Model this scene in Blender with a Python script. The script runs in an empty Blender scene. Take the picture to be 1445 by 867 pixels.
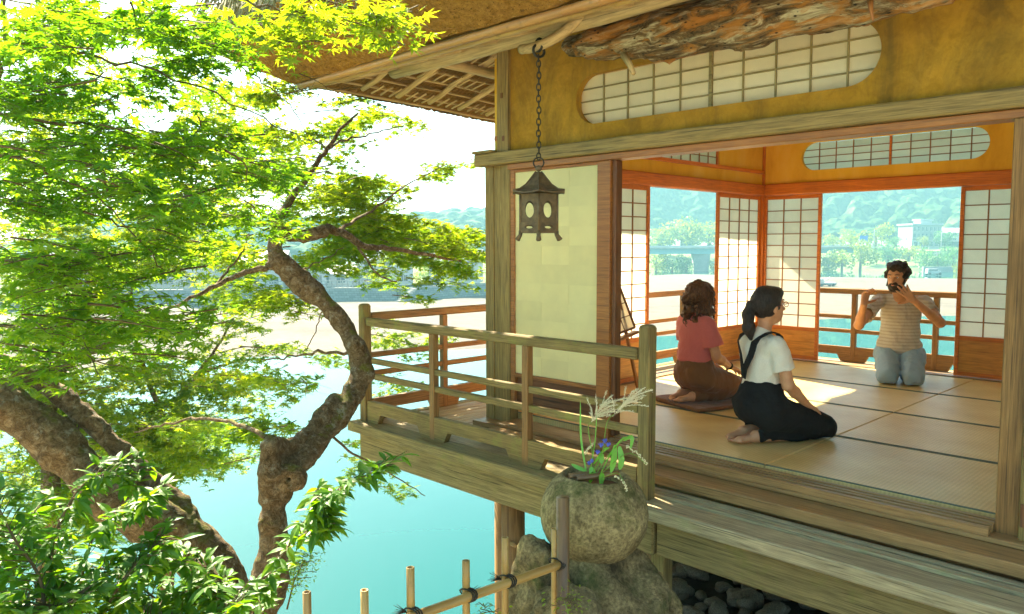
import bpy, bmesh, math, random
import numpy as np
from mathutils import Vector, Matrix
R = math.radians
random.seed(7); RNG = np.random.default_rng(7)
S = bpy.context.scene
COL = S.collection

# ------------------------------------------------------------------ camera
FPX, CX, CY, HC = 1098.66, 722.5, 433.5, 1.22
_y, _p, _r = R(-45.449), R(-4.488), R(-0.106)
FW = np.array([math.sin(_y)*math.cos(_p), math.cos(_y)*math.cos(_p), math.sin(_p)])
_rr = np.array([math.cos(_y), -math.sin(_y), 0.0]); _uu = np.cross(_rr, FW)
RT = math.cos(_r)*_rr + math.sin(_r)*_uu
UP = -math.sin(_r)*_rr + math.cos(_r)*_uu
C0 = np.array([0, 0, HC])
cam = bpy.data.cameras.new('camera'); cam.sensor_width = 36; cam.lens = FPX/1445*36
cam.clip_start = .05; cam.clip_end = 5000
camo = bpy.data.objects.new('camera', cam); COL.objects.link(camo)
Mc = Matrix([[RT[i], UP[i], -FW[i], C0[i]] for i in range(3)] + [[0, 0, 0, 1]])
camo.matrix_world = Mc
S.camera = camo
# ------------------------------------------------------------------ light
SUN_EL, SUN_AZ = 38.0, 14.0          # azimuth: degrees from -X towards +Y
sdir = np.array([-math.cos(R(SUN_AZ))*math.cos(R(SUN_EL)), math.sin(R(SUN_AZ))*math.cos(R(SUN_EL)), math.sin(R(SUN_EL))])
W = bpy.data.worlds.new('World'); S.world = W; W.use_nodes = True
nt = W.node_tree
sky = nt.nodes.new('ShaderNodeTexSky'); sky.sky_type = 'NISHITA'; sky.sun_disc = False
sky.sun_elevation = R(SUN_EL); sky.sun_rotation = math.atan2(sdir[0], sdir[1])
sky.air_density = 1.0; sky.dust_density = 1.2; sky.ozone_density = 1.0
bg = nt.nodes['Background']; bg.inputs[1].default_value = 0.05
nt.links.new(sky.outputs[0], bg.inputs[0])
sl = bpy.data.lights.new('sun', 'SUN'); sl.energy = 5.0; sl.angle = R(0.5); sl.color = (1, .88, .66)
so = bpy.data.objects.new('sun', sl); COL.objects.link(so)
so.rotation_mode = 'QUATERNION'; so.rotation_quaternion = Vector(sdir).to_track_quat('Z', 'Y')
S.view_settings.view_transform = 'Standard'; S.view_settings.look = 'None'
S.view_settings.gamma = 1; S.view_settings.exposure = 2.85; S.view_settings.use_curve_mapping = False
cy = S.cycles
cy.use_denoising = True
try: cy.denoiser = 'OPENIMAGEDENOISE'
except Exception: pass
cy.max_bounces = 8; cy.diffuse_bounces = 5; cy.glossy_bounces = 3; cy.transmission_bounces = 5
cy.volume_bounces = 0; cy.transparent_max_bounces = 8; cy.caustics_reflective = False; cy.caustics_refractive = False
cy.use_adaptive_sampling = True; cy.adaptive_threshold = .02

# ------------------------------------------------------------------ pixel helpers (tracing aids)
def ray(x, y): return (x-CX)/FPX*RT - (y-CY)/FPX*UP + FW
def pz(x, y, z): d = ray(x, y); return C0 + d*(z-HC)/d[2]
def px_(x, y, X): d = ray(x, y); return C0 + d*X/d[0]
def py(x, y, Y): d = ray(x, y); return C0 + d*Y/d[1]
def pd(x, y, dep): return C0 + ray(x, y)*dep
def proj(P):
    d = np.asarray(P, float)-C0; z = d@FW
    return CX+FPX*(d@RT)/z, CY-FPX*(d@UP)/z, z

# ------------------------------------------------------------------ materials
def rgb(*c): return (c[0], c[1], c[2], 1)
class NT:
    def __init__(s, name):
        s.m = bpy.data.materials.new(name); s.m.use_nodes = True; s.t = s.m.node_tree
        s.b = s.t.nodes['Principled BSDF']; s.out = s.t.nodes['Material Output']
    def n(s, typ, **kw):
        nd = s.t.nodes.new(typ)
        for k, v in kw.items():
            if k.startswith('i_'):
                key = k[2:]; key = int(key) if key.isdigit() else key.replace('_', ' ')
                nd.inputs[key].default_value = v
            else: setattr(nd, k, v)
        return nd
    def l(s, a, b): s.t.links.new(a, b)
    def coords(s, scale=(1, 1, 1), rand=True, kind='Object'):
        tc = s.n('ShaderNodeTexCoord'); mp = s.n('ShaderNodeMapping'); mp.inputs['Scale'].default_value = scale
        if rand:
            oi = s.n('ShaderNodeObjectInfo'); va = s.n('ShaderNodeVectorMath', operation='SCALE')
            cb = s.n('ShaderNodeCombineXYZ'); mu = s.n('ShaderNodeMath', operation='MULTIPLY'); mu.inputs[1].default_value = 37.0
            s.l(oi.outputs['Random'], mu.inputs[0])
            for i in range(3): s.l(mu.outputs[0], cb.inputs[i])
            ad = s.n('ShaderNodeVectorMath', operation='ADD')
            s.l(tc.outputs[kind], ad.inputs[0]); s.l(cb.outputs[0], ad.inputs[1]); s.l(ad.outputs[0], mp.inputs[0])
        else: s.l(tc.outputs[kind], mp.inputs[0])
        return mp.outputs[0]
    def noise(s, vec, scale, detail=5, rough=.6, dist=0):
        nd = s.n('ShaderNodeTexNoise', i_Scale=scale, i_Detail=detail, i_Roughness=rough, i_Distortion=dist)
        s.l(vec, nd.inputs['Vector']); return nd.outputs[0]
    def ramp(s, fac, stops, interp='LINEAR'):
        nd = s.n('ShaderNodeValToRGB'); cr = nd.color_ramp; cr.interpolation = interp
        while len(cr.elements) < len(stops): cr.elements.new(.5)
        for e, (p, c) in zip(cr.elements, stops):
            e.position = p; e.color = rgb(*c) if not isinstance(c, (int, float)) else (c, c, c, 1)
        s.l(fac, nd.inputs[0]); return nd.outputs[0]
    def mix(s, fac, a, b, typ='MIX'):
        nd = s.n('ShaderNodeMixRGB', blend_type=typ)
        for i, v in ((0, fac), (1, a), (2, b)):
            if hasattr(v, 'links'): s.l(v, nd.inputs[i])
            elif isinstance(v, (int, float)): nd.inputs[i].default_value = v
            else: nd.inputs[i].default_value = rgb(*v)
        return nd.outputs[0]
    def bump(s, h, strength=.3, dist=.01, prev=None):
        nd = s.n('ShaderNodeBump'); nd.inputs['Strength'].default_value = strength; nd.inputs['Distance'].default_value = dist
        s.l(h, nd.inputs['Height'])
        if prev: s.l(prev, nd.inputs['Normal'])
        return nd.outputs[0]
    def fin(s, col=None, rough=None, bump=None, spec=.4):
        if col is not None:
            if hasattr(col, 'links'): s.l(col, s.b.inputs['Base Color'])
            else: s.b.inputs['Base Color'].default_value = rgb(*col)
        if rough is not None:
            if hasattr(rough, 'links'): s.l(rough, s.b.inputs['Roughness'])
            else: s.b.inputs['Roughness'].default_value = rough
        if bump is not None: s.l(bump, s.b.inputs['Normal'])
        s.b.inputs['Specular IOR Level'].default_value = spec
        return s.m

def wood(name, dark, light, grain=28, rough=.6, moss=None, bump=.35, spec=.35, mossamt=.55, streak=1.0, crack=1.0):
    t = NT(name); v = t.coords((1.6, grain, grain)); v2 = t.coords((1, 1, 1))
    g = t.noise(v, 1.6, 8, .7, 1.2)
    c = t.ramp(g, [(.30, dark), (.68, light)])
    fine = t.noise(t.coords((4, grain*6, grain*6)), 1.2, 3, .6)
    c = t.mix(.35*streak, c, t.ramp(fine, [(.3, tuple(x*.45 for x in dark)), (.6, tuple(min(1, x*1.25) for x in light))]), 'MIX')
    big = t.noise(v2, 3.0, 4, .6)
    c = t.mix(.5, c, t.ramp(big, [(.3, (.55, .55, .55)), (.7, (1.0, 1.0, 1.0))]), 'MULTIPLY')
    ck = t.noise(t.coords((.9, grain*2.2, grain*2.2)), 1.5, 4, .65, .4)
    c = t.mix(t.ramp(ck, [(.60, 0.0), (.68, .75*crack)]), c, tuple(x*.22 for x in dark))
    if moss:
        mn = t.noise(v2, 6.0, 6, .7)
        c = t.mix(t.ramp(mn, [(mossamt-.05, 0.0), (mossamt+.15, .8)]), c, moss)
    return t.fin(c, rough, t.bump(g, bump, .006, t.bump(fine, bump, .002)), spec)

M = {}
M['weathered'] = wood('weathered_wood', (.08, .055, .015), (.36, .27, .10), 26, .85, (.17, .17, .035), .6, mossamt=.60)
M['weathered_grey'] = wood('weathered_grey_wood', (.14, .10, .045), (.58, .46, .25), 22, .65, (.30, .30, .12), .6, mossamt=.62)
M['railing'] = wood('railing_wood', (.085, .055, .012), (.33, .23, .075), 26, .8, (.22, .22, .04), .65, mossamt=.58)
M['railing_brown'] = wood('railing_brown_wood', (.13, .06, .015), (.38, .20, .06), 26, .6, (.22, .20, .06), .4, mossamt=.66)
M['post'] = wood('post_wood', (.12, .075, .015), (.42, .28, .085), 20, .6, None, .3)
M['orange'] = wood('orange_wood', (.44, .09, .006), (.74, .22, .014), 22, .42, None, .15, .5, crack=.3)
M['redwood'] = wood('red_brown_wood', (.20, .065, .014), (.46, .18, .035), 22, .45, None, .2, .45)
M['koshi'] = wood('kick_board_wood', (.50, .17, .015), (.74, .34, .05), 9, .42, None, .12, .5, crack=.25)
M['koshi_dark'] = wood('dark_kick_board_wood', (.10, .035, .012), (.22, .085, .025), 14, .5, None, .15, .4)
M['sill'] = wood('sill_wood', (.20, .10, .028), (.46, .27, .10), 24, .45, None, .2, .5)
M['pole'] = wood('peeled_pole', (.34, .21, .07), (.66, .47, .22), 12, .5, None, .2, .4)
M['rafter'] = wood('rafter_pole', (.38, .23, .07), (.72, .52, .24), 16, .55, None, .25)
M['ceiling'] = wood('pale_fill_ceiling', (.55, .40, .22), (.78, .64, .42), 14, .6, None, .1, crack=.2)  # unseen boards, made pale to throw fill light back down
M['bar'] = wood('lattice_bar_wood', (.22, .085, .02), (.42, .18, .04), 20, .5, None, .1)
M['bar_olive'] = wood('outer_lattice_wood', (.18, .14, .05), (.34, .27, .10), 20, .5, None, .1)

def m_plaster():
    t = NT('mustard_plaster'); v = t.coords((1, 1, 1), False)
    a = t.noise(v, 1.5, 6, .65); b = t.noise(v, 60, 4, .7); d = t.noise(t.coords((1, 1, .35), False), 4, 6, .7, .6)
    c = t.ramp(a, [(.3, (.30, .15, .010)), (.7, (.53, .29, .028))])
    c = t.mix(t.ramp(d, [(.48, 0.0), (.72, .8)]), c, (.13, .085, .02))
    c = t.mix(.25, c, t.ramp(b, [(.35, (.5, .5, .5)), (.65, (1, 1, 1))]), 'MULTIPLY'); e = t.noise(v, 13, 5, .7, .8); c = t.mix(.45, c, t.ramp(e, [(.36, (.55, .52, .45)), (.58, (1.05, 1.05, 1.05))]), 'MULTIPLY')
    return t.fin(c, .9, t.bump(b, .35, .004, t.bump(d, .4, .01)), .15)
M['plaster'] = m_plaster()
def m_plaster_in():
    t = NT('orange_plaster'); v = t.coords((1, 1, .3), False)
    a = t.noise(v, 2.2, 6, .65, .5); b = t.noise(v, 50, 4, .7)
    c = t.ramp(a, [(.3, (.58, .30, .015)), (.5, (.74, .44, .035)), (.75, (.80, .54, .09))])
    return t.fin(c, .8, t.bump(b, .3, .003), .2)
M['plaster_in'] = m_plaster_in()
def m_paper(name, col, tr=.55):
    t = NT(name); v = t.coords((1, 1, 1))
    n = t.noise(v, 9, 5, .6); c = t.mix(.5, col, t.ramp(n, [(.3, tuple(x*.86 for x in col)), (.7, col)])); oi = t.n('ShaderNodeObjectInfo'); c = t.mix(.6, c, t.ramp(oi.outputs['Random'], [(0, (.86, .85, .82)), (1, (1, 1, 1))]), 'MULTIPLY')
    d = t.n('ShaderNodeBsdfDiffuse'); tl = t.n('ShaderNodeBsdfTranslucent'); mx = t.n('ShaderNodeMixShader', i_0=tr)
    t.l(c, d.inputs[0]); t.l(c, tl.inputs[0]); t.l(d.outputs[0], mx.inputs[1]); t.l(tl.outputs[0], mx.inputs[2])
    t.l(mx.outputs[0], t.out.inputs[0]); return t.m
M['paper'] = m_paper('shoji_paper', (.95, .91, .80), .72)
M['paper_old'] = m_paper('yellowed_paper', (.93, .89, .70), .55)
M['paper_green'] = m_paper('yellow_green_paper', (.93, .88, .50), .35)
def m_tatami():
    t = NT('tatami_straw'); tc = t.n('ShaderNodeTexCoord')
    w = t.n('ShaderNodeTexWave', wave_type='BANDS', bands_direction='X', i_Scale=15.0, i_Distortion=.8, i_Detail=2.0)
    t.l(tc.outputs['Object'], w.inputs['Vector'])
    fb = t.noise(t.coords((6, 120, 1), True), 3, 3, .6)
    a = t.noise(t.coords((1, 1, 1), True), 2.5, 4, .6)
    c = t.ramp(a, [(.3, (.68, .46, .15)), (.7, (.84, .65, .28))])
    c = t.mix(.4, c, t.ramp(fb, [(.3, (.6, .58, .5)), (.7, (1, 1, 1))]), 'MULTIPLY')
    c = t.mix(.5, c, t.ramp(w.outputs[1], [(.0, (.74, .72, .66)), (1, (1, 1, 1))]), 'MULTIPLY')
    return t.fin(c, .40, t.bump(w.outputs[1], .3, .002), .5)
M['tatami'] = m_tatami()
def simple(name, col, rough=.6, spec=.4, var=.25, sc=12, bump=.1, metal=0):
    t = NT(name); v = t.coords((1, 1, 1)); n = t.noise(v, sc, 5, .6)
    c = t.ramp(n, [(.3, tuple(x*(1-var) for x in col)), (.7, tuple(min(1, x*(1+var)) for x in col))])
    t.b.inputs['Metallic'].default_value = metal
    return t.fin(c, rough, t.bump(n, bump, .004), spec)
M['heri'] = simple('mat_border_cloth', (.13, .15, .10), .8)
M['iron'] = simple('rusty_bronze', (.13, .085, .035), .6, .5, .5, 30, .5, .15)
M['chain'] = simple('dark_iron', (.035, .028, .018), .6, .5, .3, 40, .3, .5)
def m_thatch(name, c1, c2, scale, speck):
    t = NT(name); n = t.noise(t.coords(scale, False), 1, 6, .75); c = t.ramp(n, [(.3, c1), (.68, c2)])
    s2 = t.noise(t.coords(scale, False), 3.2, 3, .5)
    c = t.mix(t.ramp(s2, [(.60, 0.0), (.72, speck)]), c, tuple(x*.18 for x in c1))
    return t.fin(c, .95, t.bump(n, .9, .02, t.bump(s2, .8, .01)), .1)
M['thatch_cut'] = m_thatch('cut_thatch', (.20, .085, .012), (.52, .26, .045), (28, 28, 28), .9)
M['thatch_top'] = m_thatch('mossy_thatch', (.06, .065, .02), (.40, .37, .18), (14, 40, 14), .7)
M['reed'] = m_thatch('reed_bundle', (.13, .055, .014), (.46, .26, .08), (4, 60, 60), .6)
def m_bamboo(name, c1, c2):
    t = NT(name); n = t.noise(t.coords((1.2, 14, 14)), 2, 5, .6); c = t.ramp(n, [(.3, c1), (.7, c2)])
    s2 = t.noise(t.coords((1, 1, 1)), 18, 4, .6); c = t.mix(t.ramp(s2, [(.58, 0.0), (.75, .6)]), c, tuple(x*.35 for x in c1))
    return t.fin(c, .38, t.bump(n, .1, .002), .5)
M['bamboo'] = m_bamboo('dry_bamboo', (.26, .13, .025), (.52, .33, .09))
M['bamboo_dark'] = m_bamboo('stained_bamboo', (.07, .035, .012), (.26, .15, .055))
M['bamboo_orange'] = m_bamboo('orange_bamboo', (.34, .14, .03), (.58, .30, .08))
def m_stone(name, a, b, moss, sc=7, amt=.5):
    t = NT(name); v = t.coords((1, 1, 1), True); n = t.noise(v, sc, 8, .72); f = t.noise(v, sc*9, 5, .7)
    c = t.ramp(n, [(.32, a), (.66, b)]); c = t.mix(.55, c, t.ramp(f, [(.38, (.16, .14, .11)), (.60, (1.3, 1.3, 1.3))]), 'MULTIPLY')
    mn = t.noise(v, sc*.6, 7, .7); c = t.mix(t.ramp(mn, [(amt, 0.0), (amt+.14, .85)]), c, moss)
    return t.fin(c, .92, t.bump(f, .8, .008, t.bump(n, .7, .03)), .2)
M['basin'] = m_stone('mossy_granite', (.11, .075, .028), (.46, .36, .16), (.06, .075, .014), 7, .52)
M['rock'] = m_stone('garden_rock', (.045, .032, .014), (.38, .29, .13), (.05, .065, .012), 7, .50)
M['pebble'] = simple('river_pebble', (.15, .12, .075), .7, .4, .55, 8, .2)
def m_bark():
    t = NT('mossy_bark'); v = t.coords((1, 1, 1), False)
    n = t.noise(v, 22, 8, .75, 1.0); b = t.noise(v, 5, 5, .7)
    vo = t.n('ShaderNodeTexVoronoi', feature='DISTANCE_TO_EDGE', i_Scale=26.0)
    w = t.noise(v, 9, 4, .6); vw = t.mix(.18, v, w); t.l(vw, vo.inputs['Vector'])
    c = t.ramp(n, [(.28, (.06, .035, .014)), (.5, (.22, .14, .06)), (.72, (.46, .36, .21))])
    crack = t.ramp(vo.outputs[0], [(0.0, (.4, .4, .4)), (.09, (1, 1, 1))]); c = t.mix(.6, c, crack, 'MULTIPLY')
    geo = t.n('ShaderNodeNewGeometry'); sx = t.n('ShaderNodeSeparateXYZ'); t.l(geo.outputs['Normal'], sx.inputs[0])
    mm = t.n('ShaderNodeMath', operation='MULTIPLY_ADD'); t.l(sx.outputs[2], mm.inputs[0]); mm.inputs[1].default_value = .16; t.l(b, mm.inputs[2])
    c = t.mix(t.ramp(mm.outputs[0], [(.64, 0.0), (.76, .85)]), c, (.17, .19, .012))
    li = t.noise(v, 12, 5, .7); c = t.mix(t.ramp(li, [(.58, 0.0), (.66, .6)]), c, (.46, .42, .30))
    return t.fin(c, .9, t.bump(n, 1, .035, t.bump(vo.outputs[0], .8, .03)), .2)
M['bark'] = m_bark()
M['twig'] = simple('twig_bark', (.12, .085, .035), .8, .2, .4, 14, .3)
def m_leaf(name, cd, ct, var, tr=.5, gloss=.08, grough=.5):
    t = NT(name); geo = t.n('ShaderNodeNewGeometry'); oi = t.n('ShaderNodeObjectInfo')
    a = t.n('ShaderNodeMath', operation='ADD'); t.l(geo.outputs['Random Per Island'], a.inputs[0]); t.l(oi.outputs['Random'], a.inputs[1])
    f = t.n('ShaderNodeMath', operation='FRACT'); t.l(a.outputs[0], f.inputs[0])
    big = t.noise(t.coords((1, 1, 1), False), 1.3, 3, .6)
    k = t.mix(.5, f.outputs[0], t.ramp(big, [(.3, 0.0), (.7, 1.0)]))
    mid = lambda c: tuple(c)
    lo = lambda c: (c[0]*(1-var*.9), c[1]*(1-var*.5), c[2]*.8)
    hi = lambda c: (min(1, c[0]*(1+var*1.3)), min(1, c[1]*(1+var*.5)), c[2]*1.1)
    d = t.n('ShaderNodeBsdfDiffuse'); tl = t.n('ShaderNodeBsdfTranslucent'); g = t.n('ShaderNodeBsdfGlossy', i_Roughness=grough)
    t.l(t.ramp(k, [(.15, lo(cd)), (.5, mid(cd)), (.85, hi(cd))]), d.inputs[0])
    t.l(t.ramp(k, [(.15, lo(ct)), (.5, mid(ct)), (.85, hi(ct))]), tl.inputs[0])
    g.inputs[0].default_value = (1, 1, 1, 1)
    m1 = t.n('ShaderNodeMixShader', i_0=tr); t.l(d.outputs[0], m1.inputs[1]); t.l(tl.outputs[0], m1.inputs[2])
    m2 = t.n('ShaderNodeMixShader', i_0=gloss); t.l(m1.outputs[0], m2.inputs[1]); t.l(g.outputs[0], m2.inputs[2])
    t.l(m2.outputs[0], t.out.inputs[0]); return t.m
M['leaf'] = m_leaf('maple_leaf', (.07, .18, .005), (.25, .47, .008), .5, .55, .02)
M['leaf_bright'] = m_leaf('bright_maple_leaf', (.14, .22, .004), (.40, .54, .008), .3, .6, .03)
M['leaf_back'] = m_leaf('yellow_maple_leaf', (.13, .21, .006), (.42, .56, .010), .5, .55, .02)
M['leaf_shrub'] = m_leaf('glossy_shrub_leaf', (.055, .17, .004), (.26, .50, .006), .5, .38, .035, .5)
M['leaf_far'] = m_leaf('riverside_leaf', (.14, .22, .008), (.30, .40, .012), .5, .35, .03)

# ------------------------------------------------------------------ object helpers
WM = {}
def link(name, data, Mw, parent=None):
    o = bpy.data.objects.new(name, data); COL.objects.link(o)
    Mw = Matrix(Mw)
    if parent is not None:
        o.parent = parent; o.matrix_basis = WM[parent.name].inverted() @ Mw
    else: o.matrix_basis = Mw
    WM[o.name] = Mw
    return o
def tag(o, label=None, cat=None, group=None, kind=None):
    if label: o['label'] = label
    if cat: o['category'] = cat
    if group: o['group'] = group
    if kind: o['kind'] = kind
    return o
def thing(name, label, cat, loc=(0, 0, 0), group=None):
    return tag(link(name, None, Matrix.Translation(Vector([float(x) for x in loc]))), label, cat, group)
def mesh_np(name, V, F, mat, smooth=False):
    me = bpy.data.meshes.new(name)
    V = np.asarray(V, np.float32).reshape(-1, 3)
    if isinstance(F, np.ndarray):
        k = F.shape[1]; n = len(F)
        me.vertices.add(len(V)); me.vertices.foreach_set('co', V.ravel())
        me.loops.add(n*k); me.loops.foreach_set('vertex_index', F.astype(np.int32).ravel())
        me.polygons.add(n); me.polygons.foreach_set('loop_start', np.arange(0, n*k, k, dtype=np.int32))
        me.polygons.foreach_set('loop_total', np.full(n, k, np.int32))
        me.update(calc_edges=True)
    else: me.from_pydata([tuple(map(float, v)) for v in V], [], F)
    me.polygons.foreach_set('use_smooth', [smooth]*len(me.polygons))
    for m in (mat if isinstance(mat, (list, tuple)) else [mat]):
        me.materials.append(m)
    me.update(); return me
def obj(name, V, F, mat, parent=None, smooth=False, origin=None):
    """world-space verts; the object's origin goes to the base centre"""
    V = np.asarray(V, float).reshape(-1, 3)
    if origin is None: origin = np.array([(V[:, 0].min()+V[:, 0].max())/2, (V[:, 1].min()+V[:, 1].max())/2, V[:, 2].min()])
    origin = np.asarray(origin, float)
    return link(name, mesh_np(name, V-origin, F, mat, smooth), Matrix.Translation(Vector(origin)), parent)
_box = {}
def boxmesh(L, w, h, mat, bev):
    key = (round(L, 4), round(w, 4), round(h, 4), mat.name, bev)
    if key in _box: return _box[key]
    a, b, c = L/2, w/2, h/2; e = min(bev, a*.45, b*.45, c*.45)
    if e <= 0:
        V = [(x, y, z) for x in (-a, a) for y in (-b, b) for z in (-c, c)]
        F = [(0, 1, 3, 2), (4, 6, 7, 5), (0, 4, 5, 1), (2, 3, 7, 6), (0, 2, 6, 4), (1, 5, 7, 3)]
    else:
        V = []; idx = {}
        for sx in (-1, 1):
            for sy in (-1, 1):
                for sz in (-1, 1):
                    for ax in range(3):
                        p = [sx*(a-e), sy*(b-e), sz*(c-e)]; p[ax] = (sx*a, sy*b, sz*c)[ax]
                        idx[(sx, sy, sz, ax)] = len(V); V.append(tuple(p))
        F = []
        q = [(-1, -1), (1, -1), (1, 1), (-1, 1)]
        for ax in range(3):
            o1, o2 = [i for i in range(3) if i != ax]
            for s in (-1, 1):
                f = []
                for u, v in q:
                    k = [0, 0, 0]; k[ax] = s; k[o1] = u; k[o2] = v; f.append(idx[(*k, ax)])
                F.append(f if (s > 0) ^ (ax == 1) else f[::-1])
            for u, v in q:   # edge along ax
                k1 = [0, 0, 0]; k1[ax] = -1; k1[o1] = u; k1[o2] = v; k2 = list(k1); k2[ax] = 1
                f = [idx[(*k1, o1)], idx[(*k2, o1)], idx[(*k2, o2)], idx[(*k1, o2)]]
                F.append(f)
        for sx in (-1, 1):
            for sy in (-1, 1):
                for sz in (-1, 1): F.append([idx[(sx, sy, sz, i)] for i in range(3)])
        # fix winding outward
        VV = np.array(V); G = []
        for f in F:
            p = VV[f]; n = np.cross(p[1]-p[0], p[2]-p[1]); G.append(f if n@p.mean(0) > 0 else f[::-1])
        F = G
    me = mesh_np('box', V, [list(f) for f in F], mat); _box[key] = me; return me
def frame_m(a, b, up=(0, 0, 1)):
    a = np.asarray(a, float); b = np.asarray(b, float); x = b-a; L = np.linalg.norm(x); x = x/L
    up = np.asarray(up, float); y = np.cross(up, x)
    if np.linalg.norm(y) < 1e-4: y = np.cross((0, 1, 0), x)
    y /= np.linalg.norm(y); z = np.cross(x, y); c = (a+b)/2
    return Matrix([[x[i], y[i], z[i], c[i]] for i in range(3)] + [[0, 0, 0, 1]]), L
def beam(name, a, b, w, h, mat, parent=None, up=(0, 0, 1), bev=.003):
    Mx, L = frame_m(a, b, up)
    return link(name, boxmesh(L, w, h, M[mat] if isinstance(mat, str) else mat, bev), Mx, parent)
def bx(name, x0, x1, y0, y1, z0, z1, mat, parent=None, bev=.003):
    """axis aligned box, local X along its longest side"""
    d = (x1-x0, y1-y0, z1-z0); c = ((x0+x1)/2, (y0+y1)/2, (z0+z1)/2); m = max(d)
    if m == d[0]: return beam(name, (x0, c[1], c[2]), (x1, c[1], c[2]), d[1], d[2], mat, parent, (0, 0, 1), bev)
    if m == d[1]: return beam(name, (c[0], y0, c[2]), (c[0], y1, c[2]), d[0], d[2], mat, parent, (0, 0, 1), bev)
    return beam(name, (c[0], c[1], z0), (c[0], c[1], z1), d[1], d[0], mat, parent, (1, 0, 0), bev)
def tube_vf(pts, rad, seg=10, cap=True, noise=0, close=False, rngl=None):
    P = np.asarray(pts, float); n = len(P); rad = np.broadcast_to(np.asarray(rad, float), (n,))
    T = np.gradient(P, axis=0) if not close else (np.roll(P, -1, 0)-np.roll(P, 1, 0))
    T /= np.linalg.norm(T, axis=1)[:, None]+1e-12
    u = np.cross(T[0], (0, 0, 1.0));
    if np.linalg.norm(u) < .1: u = np.cross(T[0], (1.0, 0, 0))
    u /= np.linalg.norm(u); V = []
    a = np.linspace(0, 2*np.pi, seg, endpoint=False)
    for i in range(n):
        u = u-T[i]*(u@T[i]); u /= np.linalg.norm(u); v = np.cross(T[i], u)
        r = rad[i]*(1+(noise*(rngl or RNG).standard_normal(seg) if noise else 0))
        V.append(P[i]+(np.outer(np.cos(a)*r, u)+np.outer(np.sin(a)*r, v)))
    V = np.concatenate(V); F = []
    m = n if close else n-1
    for i in range(m):
        j = (i+1) % n
        for k in range(seg):
            k2 = (k+1) % seg; F.append((i*seg+k, i*seg+k2, j*seg+k2, j*seg+k))
    if cap and not close:
        F.append(tuple(range(seg))[::-1]); F.append(tuple((n-1)*seg+k for k in range(seg)))
    return V, F
def tube(name, pts, rad, mat, parent=None, seg=10, cap=True, noise=0, close=False, smooth=True):
    V, F = tube_vf(pts, rad, seg, cap, noise, close)
    P = np.asarray(pts, float)
    # local X along the tube for the grain
    a, b = P[0], P[-1]
    if np.linalg.norm(b-a) < 1e-4: Mx = Matrix.Translation(Vector(P.mean(0)))
    else: Mx, L = frame_m(a, b)
    Mi = np.array(Mx.inverted()); V = V@Mi[:3, :3].T+Mi[:3, 3]
    return link(name, mesh_np(name, V, F, M[mat] if isinstance(mat, str) else mat, smooth), Mx, parent)
def spline(pts, n=24):
    P = np.asarray(pts, float); k = len(P); t = np.linspace(0, k-1, n); out = []
    for s in t:
        i = min(int(s), k-2); f = s-i
        p0 = P[max(i-1, 0)]; p1 = P[i]; p2 = P[i+1]; p3 = P[min(i+2, k-1)]
        out.append(.5*((2*p1)+(-p0+p2)*f+(2*p0-5*p1+4*p2-p3)*f*f+(-p0+3*p1-3*p2+p3)*f**3))
    return np.array(out)
# value noise ----------------------------------------------------------
_h = np.random.default_rng(3).random(4096)
def _hash(i, j, k): return _h[(i*374761+j*668265+k*2147483+((i*31) ^ (j*17) ^ (k*7))) & 4095]
def vnoise(P, sc, octv=3, seed=0):
    P = np.asarray(P, float)*sc+seed*17.3+1000; out = 0; amp = 1; tot = 0
    for o in range(octv):
        I = np.floor(P).astype(np.int64); f = P-I; f = f*f*(3-2*f); i, j, k = I[..., 0], I[..., 1], I[..., 2]
        x, y, z = f[..., 0], f[..., 1], f[..., 2]; r = 0
        for a in (0, 1):
            for b in (0, 1):
                for c in (0, 1):
                    r = r+_hash(i+a, j+b, k+c)*(x if a else 1-x)*(y if b else 1-y)*(z if c else 1-z)
        out = out+(r-.5)*2*amp; tot += amp; amp *= .5; P = P*2.03+7.1
    return out/tot
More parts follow.
